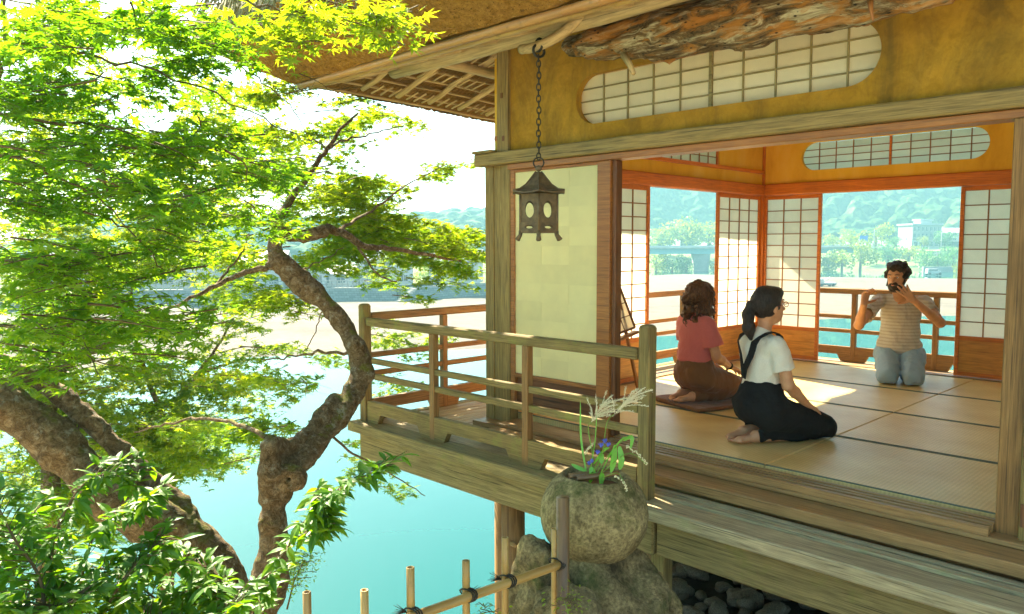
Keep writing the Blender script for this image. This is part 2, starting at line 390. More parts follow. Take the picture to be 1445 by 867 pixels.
# signed distance field mesher -------------------------------------------
class SDF:
    def __init__(s, lo, hi, vox):
        s.lo = np.array(lo, float); s.v = vox
        s.n = np.ceil((np.array(hi)-s.lo)/vox).astype(int)+1
        s.D = np.full(s.n, 1.0, np.float32); s.big = .12
    def _sub(s, lo, hi):
        a = np.clip(np.floor((lo-s.lo)/s.v).astype(int), 0, s.n); b = np.clip(np.ceil((hi-s.lo)/s.v).astype(int)+1, 0, s.n)
        if (b <= a).any(): return None, None
        g = np.stack(np.meshgrid(*[s.lo[i]+np.arange(a[i], b[i])*s.v for i in range(3)], indexing='ij'), -1)
        return tuple(slice(a[i], b[i]) for i in range(3)), g
    def _comb(s, sl, d, k, mode):
        a = s.D[sl]; k = max(k, 1e-5)
        if mode == 'add':
            h = np.clip(.5+.5*(a-d)/k, 0, 1); s.D[sl] = a*(1-h)+d*h-k*h*(1-h)
        else:
            d = -d; h = np.clip(.5-.5*(a-d)/k, 0, 1); s.D[sl] = a*(1-h)+d*h+k*h*(1-h)
    def cap(s, a, b, ra, rb, k=.02, mode='add', flat=None):
        a = np.asarray(a, float); b = np.asarray(b, float); m = max(ra, rb)+k+s.v*3
        sl, g = s._sub(np.minimum(a, b)-m, np.maximum(a, b)+m)
        if sl is None: return s
        ab = b-a; q = g-a; t = np.clip((q@ab)/(ab@ab+1e-12), 0, 1)
        d = np.linalg.norm(q-t[..., None]*ab, axis=-1)-(ra+(rb-ra)*t)
        s._comb(sl, d, k, mode); return s
    def chain(s, pts, rads, k=.02, mode='add'):
        for i in range(len(pts)-1): s.cap(pts[i], pts[i+1], rads[i], rads[i+1], k, mode)
        return s
    def ell(s, c, r, k=.02, mode='add', rot=None):
        c = np.asarray(c, float); r = np.asarray(r, float); m = r.max()+k+s.v*3
        sl, g = s._sub(c-m, c+m)
        if sl is None: return s
        q = g-c
        if rot is not None: q = q@np.asarray(rot)      # columns of rot are the ellipsoid's axes
        k0 = np.linalg.norm(q/r, axis=-1); k1 = np.linalg.norm(q/(r*r), axis=-1)+1e-9
        s._comb(sl, k0*(k0-1)/k1, k, mode); return s
    def warp(s, sc, amp, octv=3, seed=0):
        m = np.abs(s.D) < s.big
        idx = np.argwhere(m); P = s.lo+idx*s.v; s.D[m] += (vnoise(P, sc, octv, seed)*amp).astype(np.float32); return s
    def cutz(s, z0=None, k=.01):
        zz = s.lo[2]+np.arange(s.n[2])*s.v
        s.D = np.maximum(s.D, (z0-zz)[None, None, :].astype(np.float32)); return s
    def mesh(s):
        D = s.D; I = D < 0
        c = I[:-1, :-1, :-1].astype(np.int8)
        tot = sum(I[a:D.shape[0]-1+a, b:D.shape[1]-1+b, d:D.shape[2]-1+d].astype(np.int8) for a in (0, 1) for b in (0, 1) for d in (0, 1))
        act = (tot > 0) & (tot < 8); idx = np.argwhere(act); N = len(idx)
        vid = np.full(act.shape, -1, np.int64); vid[act] = np.arange(N)
        acc = np.zeros((N, 3)); cnt = np.zeros(N)
        cor = [(a, b, d) for a in (0, 1) for b in (0, 1) for d in (0, 1)]
        val = {q: D[idx[:, 0]+q[0], idx[:, 1]+q[1], idx[:, 2]+q[2]] for q in cor}
        for p in cor:
            for ax in range(3):
                if p[ax] == 0:
                    q = list(p); q[ax] = 1; q = tuple(q); a, b = val[p], val[q]; m = (a < 0) != (b < 0)
                    t = np.where(m, a/(a-b+1e-12), 0); pos = np.tile(np.array(p, float), (N, 1)); pos[:, ax] += t
                    acc[m] += pos[m]; cnt[m] += 1
        V = s.lo+(idx+acc/cnt[:, None])*s.v; F = []
        for ax in range(3):
            o1, o2 = [(1, 2), (2, 0), (0, 1)][ax]
            A = I; sl0 = [slice(None)]*3; sl1 = [slice(None)]*3; sl0[ax] = slice(0, -1); sl1[ax] = slice(1, None)
            ch = A[tuple(sl0)] != A[tuple(sl1)]; e = np.argwhere(ch)
            ok = (e[:, o1] > 0) & (e[:, o2] > 0) & (e[:, o1] < s.n[o1]-1) & (e[:, o2] < s.n[o2]-1); e = e[ok]
            ins = A[tuple(sl0)][e[:, 0], e[:, 1], e[:, 2]]
            def g(d1, d2):
                f = e.copy(); f[:, o1] += d1; f[:, o2] += d2; return vid[f[:, 0], f[:, 1], f[:, 2]]
            q = np.stack([g(-1, -1), g(0, -1), g(0, 0), g(-1, 0)], 1); q[~ins] = q[~ins][:, ::-1]; F.append(q)
        F = np.concatenate(F); F = F[(F >= 0).all(1)]
        return V, F
    def obj(s, name, mat, parent=None, origin=None):
        V, F = s.mesh(); return obj(name, V, F, M[mat] if isinstance(mat, str) else mat, parent, True, origin)
def ico(sub):
    bm = bmesh.new(); bmesh.ops.create_icosphere(bm, subdivisions=sub, radius=1); bm.verts.ensure_lookup_table()
    V = np.array([v.co[:] for v in bm.verts]); F = np.array([[v.index for v in f.verts] for f in bm.faces]); bm.free(); return V, F
def rot_z(a): c, s = math.cos(a), math.sin(a); return np.array([[c, -s, 0], [s, c, 0], [0, 0, 1]])
def plate_hole(cx, cz, x0, x1, z0, z1, rx, rz, th, n=64, power=2, stad=True):
    """a plate in the local XZ plane (thickness th in Y) with a stadium or elliptic hole; returns verts, faces"""
    ang = list(np.linspace(0, 2*np.pi, n, endpoint=False)) if not stad else []
    if stad:
        L0 = rx-rz
        for sg in (-1, 1):
            for q in np.linspace(-math.pi/2, math.pi/2, 25): ang.append(math.atan2(rz*math.sin(q), sg*(L0+rz*math.cos(q))) % (2*math.pi))
        for xx in np.linspace(-L0, L0, 13):
            for sg in (-1, 1): ang.append(math.atan2(sg*rz, xx) % (2*math.pi))
    cs = [math.atan2(z-cz, x-cx) % (2*math.pi) for x in (x0, x1) for z in (z0, z1)]
    ang = sorted(set([round(a, 5) for a in ang+cs])); n = len(ang); inn = []; out = []
    for a in ang:
        c, s = math.cos(a), math.sin(a)
        if stad:
            L = rx-rz
            # ray against stadium
            t = rz/abs(s) if abs(s) > 1e-6 else 1e9
            if abs(t*c) > L:
                sx = math.copysign(L, c); b = c*sx; disc = b*b-(L*L-rz*rz); t = b+math.sqrt(max(disc, 0))
        else: t = 1/math.sqrt((c/rx)**2+(s/rz)**2)
        inn.append((cx+c*t, cz+s*t))
        tx = ((x1-cx)/c if c > 0 else (x0-cx)/c) if abs(c) > 1e-9 else 1e9
        tz = ((z1-cz)/s if s > 0 else (z0-cz)/s) if abs(s) > 1e-9 else 1e9
        t = min(tx, tz); out.append((cx+c*t, cz+s*t))
    V = [(x, -th/2, z) for x, z in inn]+[(x, -th/2, z) for x, z in out]+[(x, th/2, z) for x, z in inn]+[(x, th/2, z) for x, z in out]
    F = []
    for i in range(n):
        j = (i+1) % n
        F += [(i, n+i, n+j, j), (2*n+i, 2*n+j, 3*n+j, 3*n+i), (i, j, 2*n+j, 2*n+i), (n+i, 3*n+i, 3*n+j, n+j)]
    return np.array(V), [f for f in F]
class MB:
    """several bars joined into one mesh (the frame of one door, say)"""
    def __init__(s): s.V = []; s.F = []; s.k = 0
    def add(s, V, F):
        V = np.asarray(V, float); s.V.append(V); s.F += [tuple(int(i)+s.k for i in f) for f in F]; s.k += len(V); return s
    def beam(s, a, b, w, h, up=(0, 0, 1)):
        Mx, L = frame_m(a, b, up); me = boxmesh(L, w, h, M['orange'], .003)
        V = np.empty(len(me.vertices)*3, np.float32); me.vertices.foreach_get('co', V); V = V.reshape(-1, 3)
        m = np.array(Mx); return s.add(V@m[:3, :3].T+m[:3, 3], [tuple(p.vertices) for p in me.polygons])
    def tube(s, pts, rad, seg=8, **k): return s.add(*tube_vf(pts, rad, seg, **k))
    def build(s, name, mat, parent=None, smooth=False, origin=None):
        return obj(name, np.concatenate(s.V), s.F, M[mat] if isinstance(mat, str) else mat, parent, smooth, origin)

# ================================================================== TEAHOUSE
XL, YF, YB, XR = -4.2, 3.92, 7.98, -.28
tea = thing('teahouse', 'thatched wooden teahouse with mustard walls and paper screens on the river bank', 'teahouse', (-2.2, 5.9, -.9))
def shoji(name, o, u, n, width, z0, z1, cols, rows, ktop, frame='orange', bar='bar', paper='paper', stile=.034, label=None, kmat='koshi', rail=.04, bw=.011):
    """o: lower corner, u: horizontal unit, n: unit normal towards the room (viewer side)"""
    o = np.array(o, float); u = np.array(u, float); n = np.array(n, float); Z = np.array([0, 0, 1.])
    P = lambda a, z, d=0: o+u*a+Z*(z-o[2])+n*d
    f = MB(); s = stile
    f.beam(P(s/2, z0), P(s/2, z1), .032, s, n if False else u); f.beam(P(width-s/2, z0), P(width-s/2, z1), .032, s, u)
    f.beam(P(s, z1-rail/2), P(width-s, z1-rail/2), .028, rail); f.beam(P(s, z0+rail/2), P(width-s, z0+rail/2), .028, rail)
    lo = z0+rail
    if ktop: f.beam(P(s, ktop+.02), P(width-s, ktop+.02), .029, .04); lo = ktop+.04
    fr = f.build(name, frame, tea)
    if label: fr['label'] = label
    if ktop: beam('kick_board', P(s, (z0+rail+ktop)/2), P(width-s, (z0+rail+ktop)/2), .010, ktop-z0-rail, kmat, fr, bev=.001)
    hi = z1-rail; cw = (width-2*s)/cols; rh = (hi-lo)/rows
    for i in range(1, cols): beam('lattice_bar', P(s+cw*i, lo, .005), P(s+cw*i, hi, .005), .010, bw, bar, fr, u, 0)
    for j in range(1, rows): beam('lattice_bar', P(s, lo+rh*j, .0035), P(width-s, lo+rh*j, .0035), .010, bw*.9, bar, fr, (0, 0, 1), 0)
    for i in range(cols):
        for j in range(rows):
            beam('paper_pane', P(s+cw*i, lo+rh*(j+.5), -.004-.0006*((i+j) % 2)), P(s+cw*(i+1), lo+rh*(j+.5), -.004-.0006*((i+j) % 2)), .0008, rh, paper, fr, (0, 0, 1), 0)
    return fr
U, Vv = (1, 0, 0), (0, 1, 0)
KZ = 1.755
# back wall doors (viewer side is -Y)
shoji('shoji_door', (-4.165, YB, 0), U, (0, -1, 0), .635, .012, KZ-.002, 3, 11, .315)
shoji('shoji_door', (-2.235, YB+.0, 0), U, (0, -1, 0), .84, .012, KZ-.002, 4, 10, .345)
shoji('shoji_door', (-1.40, YB-.036, 0), U, (0, -1, 0), .84, .012, KZ-.002, 4, 10, .345)
# left wall doors (viewer side is +X)
shoji('shoji_door', (XL, 4.02, 0), Vv, U, .92, .012, KZ-.002, 4, 11, .36)
shoji('shoji_door', (XL+.036, 4.91, 0), Vv, U, .92, .012, KZ-.002, 4, 11, .36)
shoji('shoji_door', (XL, 7.05, 0), Vv, U, .88, .012, KZ-.002, 4, 11, .34)
# corner post + back right posts
bx('corner_post', XL-.06, XL+.045, YB-.045, YB+.05, -.12, 2.62, 'orange', tea)
bx('corner_post', XR-.05, XR+.06, YB-.045, YB+.06, -.12, 2.62, 'orange', tea)
bx('room_post', -.56, -.46, YB-.03, YB+.04, .0, KZ, 'orange', tea)
# lintels and picture rails inside
bx('lintel', XL+.047, XR-.05, YB-.055, YB+.045, KZ, KZ+.125, 'orange', tea, .012)
bx('lintel', XL-.045, XL+.058, 3.99, YB-.047, KZ, KZ+.12, 'orange', tea, .012)
bx('threshold', XL+.05, XR-.05, YB-.05, YB+.10, -.06, .008, 'sill', tea)
bx('threshold', XL-.10, XL+.05, 3.99, YB-.05, -.06, .008, 'sill', tea)
# back wall plaster with oval transom
def plaster_oval(name, x0, x1, z0, z1, cx, cz, rx, rz, y, th, mat):
    V, F = plate_hole(cx, cz, x0, x1, z0, z1, rx, rz, th); V = V+np.array([0, y, 0])
    return obj(name, V, F, M[mat], tea)
plaster_oval('plaster_wall', XL+.046, XR-.05, KZ+.125, 2.62, -2.885, 2.14, .868, .142, YB, .05, 'plaster_in')
def transom(cx, cz, rx, rz, y, cols, rows, frame, bar, label, paper='paper'):
    f = MB(); yy = y
    f.beam((cx, yy, cz-rz-.01), (cx, yy, cz+rz+.01), .026, .022, U)
    f.beam((cx-rx-.02, yy, cz-rz-.02), (cx+rx+.02, yy, cz-rz-.02), .024, .02); f.beam((cx-rx-.02, yy, cz+rz+.02), (cx+rx+.02, yy, cz+rz+.02), .024, .02)
    fr = f.build('transom_window', frame, tea); fr['label'] = label
    for sd in (-1, 1):
        x0 = cx+(.011 if sd > 0 else -rx-.01); w = (rx-.001)/cols
        for i in range(1, cols): beam('lattice_bar', (x0+w*i, yy-.004, cz-rz), (x0+w*i, yy-.004, cz+rz), .010, .009, bar, fr, U, 0)
        for j in range(1, rows): beam('lattice_bar', (x0, yy-.0025, cz-rz+2*rz/rows*j), (x0+rx, yy-.0025, cz-rz+2*rz/rows*j), .010, .008, bar, fr, (0, 0, 1), 0)
        for i in range(cols):
            for j in range(rows):
                zz = cz-rz+2*rz/rows*(j+.5); o = .0006*((i+j) % 2)
                beam('paper_pane', (x0+w*i, yy+.004+o, zz), (x0+w*(i+1), yy+.004+o, zz), .0008, 2*rz/rows, paper, fr, (0, 0, 1), 0)
transom(-2.885, 2.14, .868, .142, YB+.045, 5, 4, 'orange', 'bar', 'long oval paper transom in the back wall')
# left wall plaster band, rail and rectangular transom
bx('plaster_wall', XL-.03, XL+.02, 3.99, YB-.047, KZ+.12, 1.99, 'plaster_in', tea, 0)
bx('wall_rail', XL-.04, XL+.045, 3.99, YB-.047, 1.99, 2.025, 'orange', tea)
bx('plaster_wall', XL-.03, XL+.02, 7.05, YB-.047, 2.025, 2.62, 'plaster_in', tea, 0)
bx('plaster_wall', XL-.03, XL+.02, 3.99, 7.05, 2.33, 2.62, 'plaster_in', tea, 0)
f = MB(); yA, yZ_ = 4.75, 7.03
for yy in (yA, (yA+yZ_)/2, yZ_): f.beam((XL, yy, 2.025), (XL, yy, 2.33), .03, .024, Vv)
fr = f.build('transom_window', 'orange', tea); fr['label'] = 'straight paper transom above the left side screens'
bx('plaster_wall', XL-.03, XL+.02, 3.99, yA-.012, 2.025, 2.33, 'plaster_in', tea, 0)
for h in range(2):
    y0 = yA+.012+h*(yZ_-yA)/2; L = (yZ_-yA)/2-.024; w = L/7
    for i in range(1, 7): beam('lattice_bar', (XL+.005, y0+w*i, 2.025), (XL+.005, y0+w*i, 2.33), .01, .009, 'bar', fr, Vv, 0)
    for j in range(1, 4): beam('lattice_bar', (XL+.0035, y0, 2.025+.07625*j), (XL+.0035, y0+L, 2.025+.07625*j), .01, .008, 'bar', fr, (0, 0, 1), 0)
    for i in range(7):
        for j in range(4):
            zz = 2.025+.07625*(j+.5); o = .0006*((i+j) % 2)
            beam('paper_pane', (XL-.004-o, y0+w*i, zz), (XL-.004-o, y0+w*(i+1), zz), .0008, .07625, 'paper', fr, (0, 0, 1), 0)
# right room wall and ceiling (out of the photograph's view, closes the room; paper doors and pale boards add fill light)
bx('plaster_wall', XR-.03, XR+.03, 3.99, YB-.047, KZ+.08, 2.62, 'plaster_in', tea, 0); bx('lintel', XR-.04, XR+.04, 3.99, YB-.047, KZ, KZ+.078, 'orange', tea)
for k in range(4): shoji('shoji_door', (XR-.02*(k % 2), 4.0+k*.98, 0), Vv, (-1, 0, 0), 1.0, .012, KZ-.002, 4, 7, .2)  # unseen paper doors, put in to let fill light into the room
for i in range(8):
    x0 = XL-.05+i*(XR-XL+.12)/8; bx('ceiling_board', x0+.002, x0+(XR-XL+.12)/8-.002, 3.9, YB+.05, 2.622+.003*(i % 2), 2.64+.003*(i % 2), 'ceiling', tea, 0)
# ---- front facade
def fac(name, x0, x1, z0, z1, y0, y1, mat, bev=.004, parent=tea): return bx(name, x0, x1, y0, y1, z0, z1, mat, parent, bev)
fac('corner_post', -4.06, -3.985, -.14, 1.795, 3.90, 3.99, 'post')
fac('upper_post', -4.10, -3.985, 1.885, 2.72, 3.885, 3.99, 'post')
for x, z in ((-4.04, 2.62), (-4.045, 2.28), (-4.03, 1.98)): fac('peg_hole_shade', x-.011, x+.011, z-.018, z+.018, 3.879, 3.884, 'koshi_dark', .003)  # solid dark blocks stand in for the shade inside the holes
fac('wall_plank', -4.275, -4.185, -.14, 1.82, 3.93, 3.96, 'post'); fac('wall_plank', -4.183, -4.115, -.14, 1.82, 3.936, 3.962, 'post'); fac('wall_plank', -4.113, -4.062, -.14, 1.82, 3.926, 3.962, 'post')
fac('facade_beam', -4.30, .35, 1.797, 1.884, 3.84, 3.97, 'post', .008)
fac('lintel', -3.983, .35, KZ, 1.795, 3.875, 3.99, 'redwood')
fac('cap_board', -4.31, -4.105, 1.886, 1.905, 3.83, 3.98, 'post')
plaster_oval('plaster_wall', -3.983, .35, 1.886, 2.74, -2.42, 2.155, .955, .158, 3.935, .05, 'plaster')
transom(-2.42, 2.155, .955, .158, 3.975, 5, 4, 'bar_olive', 'bar_olive', 'long oval paper transom above the front opening', 'paper_old')
# fixed yellow-green paper screen left of the opening
f = MB()
f.beam((-3.963, 3.93, .05), (-3.963, 3.93, KZ), .05, .04, U); f.beam((-3.135, 3.93, -.03), (-3.135, 3.93, KZ), .06, .105, U)
f.beam((-3.943, 3.93, 1.745), (-3.19, 3.93, 1.745), .05, .02); f.beam((-3.943, 3.93, .295), (-3.19, 3.93, .295), .05, .03)
f.beam((-3.943, 3.93, .075), (-3.19, 3.93, .075), .05, .045)
fx = f.build('fixed_screen', 'redwood', tea); fx['label'] = 'fixed screen covered with yellowed paper'
beam('kick_board', (-3.943, 3.935, .19), (-3.19, 3.935, .19), .012, .18, 'koshi_dark', fx, bev=.001)
for i in range(3):
    for j in range(11):
        x0 = -3.943+i*.251; z0 = .31+j*.1295
        beam('paper_pane', (x0, 3.918+.0009*((i*2+j) % 3), z0+.0675), (x0+.2535, 3.918+.0009*((i*2+j) % 3), z0+.0675), .0007, .1345, 'paper_green', fx, (0, 0, 1), 0)
for i in range(1, 4): beam('lattice_bar', (-3.943+i*.1875, 3.935, .31), (-3.943+i*.1875, 3.935, 1.735), .012, .010, 'bar', fx, U, 0)
fac('room_post', -3.08, -3.05, 0, KZ, 3.92, 3.985, 'koshi_dark')
# right post group
fac('corner_post', -.893, -.80, -.06, KZ, 3.86, 3.99, 'railing_brown', .006)
fac('corner_post', -.797, -.60, -.10, KZ, 3.82, 3.97, 'railing', .006)
fac('plaster_wall', -.598, .35, -.02, KZ, 3.90, 3.95, 'plaster', 0)
for zz in (.30, .0): fac('post_latch', -.79, -.74, zz+.02, zz+.12, 3.812, 3.822, 'koshi_dark', .003)
# sill with grooves
fac('sill', -3.99, .35, -.065, -.040, 3.77, 3.985, 'sill')
for k, (a, b) in enumerate(((3.77, 3.80), (3.825, 3.845), (3.868, 3.888), (3.912, 3.935))): fac('sill_ridge', -3.05, -.895, -.0395, -.002, a, b, 'sill', .002)
fac('sill_step', -3.99, .35, -.125, -.067, 3.60, 3.78, 'sill')
# ================================================================== VERANDA
ver = thing('veranda', 'weathered plank veranda wrapping the teahouse above the river', 'veranda', (-3.6, 3.6, -1.0))
xs = [-5.12, -4.28, -2.42, -.55, .6]
rng = random.Random(4)
for (a, b) in ((-5.12, -2.44), (-2.436, .6)):
    bx('edge_board', a, b, 3.30, 3.475, -.222, -.147, 'weathered_grey' if a > -3 else 'weathered', ver, .008)
for i, (y0, y1) in enumerate(((3.478, 3.505), (3.520, 3.535), (3.550, 3.565), (3.580, 3.598))):
    bx('shutter_track', -2.62, .6, y0, y1, -.171, -.132-.004*(i % 2), 'weathered_grey', ver, .003)
bx('deck_board', -2.62, .6, 3.478, 3.70, -.20, -.172, 'weathered_grey', ver, .003)
for i in range(3):
    y0 = 3.478+i*.145; bx('deck_board', -5.10, -2.625, y0, y0+.142, -.20, -.150-.002*rng.random(), 'weathered_grey', ver, .004)
n = 9
for i in range(n):   # left side planks running away from the viewer
    w = (5.10-4.30)/n; x0 = -5.10+i*w
    bx('deck_board', x0+.002, x0+w-.003, 3.92, 8.72, -.19, -.150-.003*rng.random(), 'weathered_grey', ver, .004)
for i in range(7):
    y0 = 8.10+i*.1; bx('deck_board', -4.29, .4, y0+.002, y0+.097, -.13, -.072-.003*rng.random(), 'weathered_grey', ver, .004)
bx('edge_board', -5.20, -5.104, 3.30, 8.82, -.222, -.147, 'weathered', ver, .008)
bx('edge_board', -5.1, .4, 8.80, 8.88, -.19, -.075, 'weathered', ver, .008)
bx('floor_beam', -5.12, -2.35, 3.36, 3.44, -.43, -.226, 'weathered', ver, .01)
bx('floor_beam', -2.345, .6, 3.38, 3.47, -.43, -.226, 'weathered', ver, .01)
bx('floor_beam', -5.10, -5.0, 3.45, 8.8, -.40, -.226, 'weathered', ver, .01)
bx('floor_beam', -4.25, -4.13, 3.45, 8.7, -.42, -.24, 'weathered', ver, .01)
bx('floor_beam', -4.1, .4, 8.6, 8.7, -.40, -.20, 'weathered', ver, .01)
for i in range(6): bx('joist', -5.0, -4.3, 3.9+i*.85, 3.98+i*.85, -.30, -.20, 'weathered', ver, .005)
# under floor skirting of the room and piers
for i, (x, y, zb) in enumerate(((-3.55, 3.50, -8.4), (-5.0, 4.8, -8.6), (-5.0, 7.4, -8.6), (-4.19, 6.4, -8.6), (-2.3, 8.5, -8.6))):
    tube('support_post', [(x, y, zb), (x+.02, y, -3), (x, y, -.43)], [.10, .085, .078], 'railing_brown', ver, 10, noise=.04)
tube('post_branch', [(-3.50, 3.44, -1.02), (-3.40, 3.40, -.98), (-3.36, 3.39, -.94)], [.02, .016, .012], 'railing_brown', ver, 7)
tube('post_branch', [(-3.50, 3.44, -.70), (-3.42, 3.41, -.69)], [.018, .012], 'railing_brown', ver, 7)
for x, y, w in ((-2.42, 3.55, .09), (-1.2, 3.6, .09), (-2.95, 4.25, .11), (-2.2, 4.6, .10), (-.3, 3.6, .10), (-3.3, 5.6, .1), (-1.5, 5.6, .1)):
    bx('short_post', x-w/2, x+w/2, y-w/2, y+w/2, -1.02, -.235, 'railing_brown' if x < -2.9 else 'weathered', ver, .008)
bx('under_beam', -4.1, .3, 4.2, 4.3, -.4, -.23, 'weathered', ver, .008)
bx('sub_floor', -4.28, .3, 3.80, 8.09, -.23, -.07, 'sill', ver, .0)

# ================================================================== RAILINGS
def board_profile(a, b, feet, z0, z1, foot, th, parent, mat='railing'):
    """bottom board from a to b (xy) with bevelled feet under the posts"""
    a = np.array(a, float); b = np.array(b, float); L = np.linalg.norm(b-a); u = (b-a)/L; n = np.array([u[1], -u[0]])
    zb = z0+foot; top = [(0, z1), (L, z1)]; bot = []
    for s in sorted(feet):
        for d, z in ((-.17, zb), (-.13, z0), (.13, z0), (.17, zb)):
            t = min(max(s+d, 0), L); bot.append((t, z))
    bot = [(0, zb)]+bot+[(L, zb)]; cl = []
    for p in bot:
        if not cl or abs(p[0]-cl[-1][0])+abs(p[1]-cl[-1][1]) > 1e-4: cl.append(p)
    V = []; F = []
    for t, z in cl:
        for sg in (-1, 1):
            p = a+u*t+n*sg*th/2; V += [(p[0], p[1], z), (p[0], p[1], z1)]
    for i in range(len(cl)-1):
        q = 4*i; r = q+4
        if abs(cl[i][0]-cl[i+1][0]) > 1e-4: F += [(q, r, r+1, q+1), (q+2, q+3, r+3, r+2), (q+1, r+1, r+3, q+3)]
        F.append((q, q+2, r+2, r))
    e = 4*(len(cl)-1); F += [(0, 1, 3, 2), (e, e+2, e+3, e+1)]
    VV = np.array(V); FF = F
    Mx, _ = frame_m((a[0], a[1], z0), (b[0], b[1], z0)); Mi = np.array(Mx.inverted()); VV = VV@Mi[:3, :3].T+Mi[:3, 3]
    return link('foot_board', mesh_np('foot_board', VV, FF, M[mat]), Mx, parent)
def newel(x, y, z0, z1, w, parent, mat='railing_brown', name='newel_post', label=None):
    V = []; F = []; ch = .02
    prof = [(w/2, z0), (w/2, z1-.018), (w/2-.006, z1-.006), (w/2-.016, z1)]; seg = 4
    corner = .008
    for r, z in prof:
        c = min(corner, r*.3)
        V += [(x-r+c, y-r, z), (x+r-c, y-r, z), (x+r, y-r+c, z), (x+r, y+r-c, z), (x+r-c, y+r, z), (x-r+c, y+r, z), (x-r, y+r-c, z), (x-r, y-r+c, z)]
    for i in range(len(prof)-1):
        for k in range(8): F.append((i*8+k, i*8+(k+1) % 8, (i+1)*8+(k+1) % 8, (i+1)*8+k))
    F.append(tuple(range(8))[::-1]); F.append(tuple((len(prof)-1)*8+k for k in range(8)))
    o = obj('x', [(z-z0, yy-y, -(xx-x)) for xx, yy, z in V], F, M[mat], None, False, (0, 0, 0))
    bpy.data.objects.remove(o); me = bpy.data.meshes['x']; me.name = name
    Mx = Matrix([[0, 0, -1, x], [0, 1, 0, y], [1, 0, 0, z0], [0, 0, 0, 1]])
    ob = link(name, me, Mx, parent)
    if label: ob['label'] = label
    return ob
def railing(root, a, b, posts, zb, zt, rails, mat='railing', newels=(), trh=.062, foot=True, ph=0):
    a = np.array(a, float); b = np.array(b, float); L = np.linalg.norm(b-a); u = (b-a)/L
    q = lambda t, z: (a[0]+u[0]*t, a[1]+u[1]*t, z)
    beam('top_rail', q(.0, zt-trh/2), q(L, zt-trh/2), .06, trh, mat, root, bev=.008)
    for z in rails: beam('middle_rail', q(.0, z), q(L, z), .034, .042, mat, root, bev=.004)
    for t in posts: beam('rail_post', q(t, zb+.002), q(t, zt-trh-.001), .052, .052, 'railing_brown' if mat == 'railing' else mat, root, (-u[1], u[0], 0), .004)
    board_profile(a, b, [t for t in posts]+[0, L], zb+.001, zb+.165, .075, .045, root, mat)
    for x, y, z in newels: newel(x, y, zb, z, .074, root, 'railing')
YR = 3.42
fr_ = thing('veranda_railing', 'front veranda railing of greenish weathered wood between two newel posts', 'railing', (-3.7, YR, -.147), 'veranda railings')
railing(fr_, (-5.06, YR), (-2.49, YR), [.80, 1.72], -.147, .668, (.335, .215-.0), newels=((-5.11, YR, .775), (-2.44, YR, .80)))
lf = thing('veranda_railing', 'railing along the left side of the veranda running back from the corner newel', 'railing', (-5.1, 5.9, -.147), 'veranda railings')
railing(lf, (-5.12, YR+.05), (-5.12, 8.62), [.75, 2.0, 3.25, 4.4], -.147, .70, (.365, .22), 'railing_brown')
bk = thing('veranda_railing', 'railing across the back veranda seen through the open screens', 'railing', (-2.9, 8.7, -.07), 'veranda railings')
railing(bk, (-5.07, 8.70), (.35, 8.70), [.75, 1.62, 2.45, 3.3, 4.2], -.07, .745, (.43, .27), 'railing_brown', newels=((-5.12, 8.70, .86),))

# ================================================================== EAVES
def pole(name, a, b, r0, r1, mat, parent=tea, n=7, wob=.006, seg=10, nodes=0):
    a = np.array(a, float); b = np.array(b, float); t = np.linspace(0, 1, n)[:, None]; P = a+(b-a)*t
    P[1:-1] += RNG.normal(0, wob, (n-2, 3)); r = np.linspace(r0, r1, n)
    return tube(name, P, r, mat, parent, seg, noise=.0)
def bamboo(name, a, b, r, mat, parent, gap=.2, seg=10, off=.07, hollow=True):
    a = np.array(a, float); b = np.array(b, float); L = np.linalg.norm(b-a); u = (b-a)/L; ts = [0]; rs = [r]
    t = off
    while t < L-.01:
        ts += [t-.010, t-.003, t, t+.003, t+.010]; rs += [r, r*1.07, r*.97, r*1.07, r]; t += gap*(.9+.2*random.random())
    ts.append(L); rs.append(r)
    if hollow: ts += [L, L-.02]; rs += [r*.72, r*.70]
    P = np.array([a+u*t_ for t_ in ts]); 
    # avoid zero-length tangents
    P = P+u*np.arange(len(P))[:, None]*1e-7
    V = []; F = []
    Mx, _ = frame_m(a, b, (0, 0, 1) if abs(u[2]) < .9 else (1, 0, 0)); ang = np.linspace(0, 2*np.pi, seg, endpoint=False)
    for t_, r_ in zip(ts, rs):
        V += [(t_-L/2, math.cos(q)*r_, math.sin(q)*r_) for q in ang]
    for i in range(len(ts)-1):
        for k in range(seg): F.append((i*seg+k, i*seg+(k+1) % seg, (i+1)*seg+(k+1) % seg, (i+1)*seg+k))
    F.append(tuple(range(seg))[::-1]); F.append(tuple((len(ts)-1)*seg+k for k in range(seg)))
    return link(name, mesh_np(name, V, F, M[mat], True), Mx, parent)
ZE = lambda y: 2.39-.035*(y-3)           # left eave sags a little
# reed layers
rd = MB()
y = 3.0
while y < 8.4:
    z0 = ZE(y); rd.tube([(-5.28+RNG.normal(0, .012), y+RNG.normal(0, .003), z0+.03), (-4.02, y+RNG.normal(0, .006), 2.745)], .0125+.004*RNG.random(), 5, cap=True)
    y += .021 if y < 6 else .06
r_ = rd.build('reed_layer', 'reed', tea); tag(r_, kind='stuff', label='reeds laid side by side under the left eave')
rd = MB(); x = -5.2
while x < .6:
    rd.tube([(x, 2.93+RNG.normal(0, .01), 2.43), (x+RNG.normal(0, .006), 3.98, 2.745)], .0125+.004*RNG.random(), 5); x += .023
r_ = rd.build('reed_layer', 'reed', tea); tag(r_, kind='stuff', label='reeds laid side by side under the front eave')
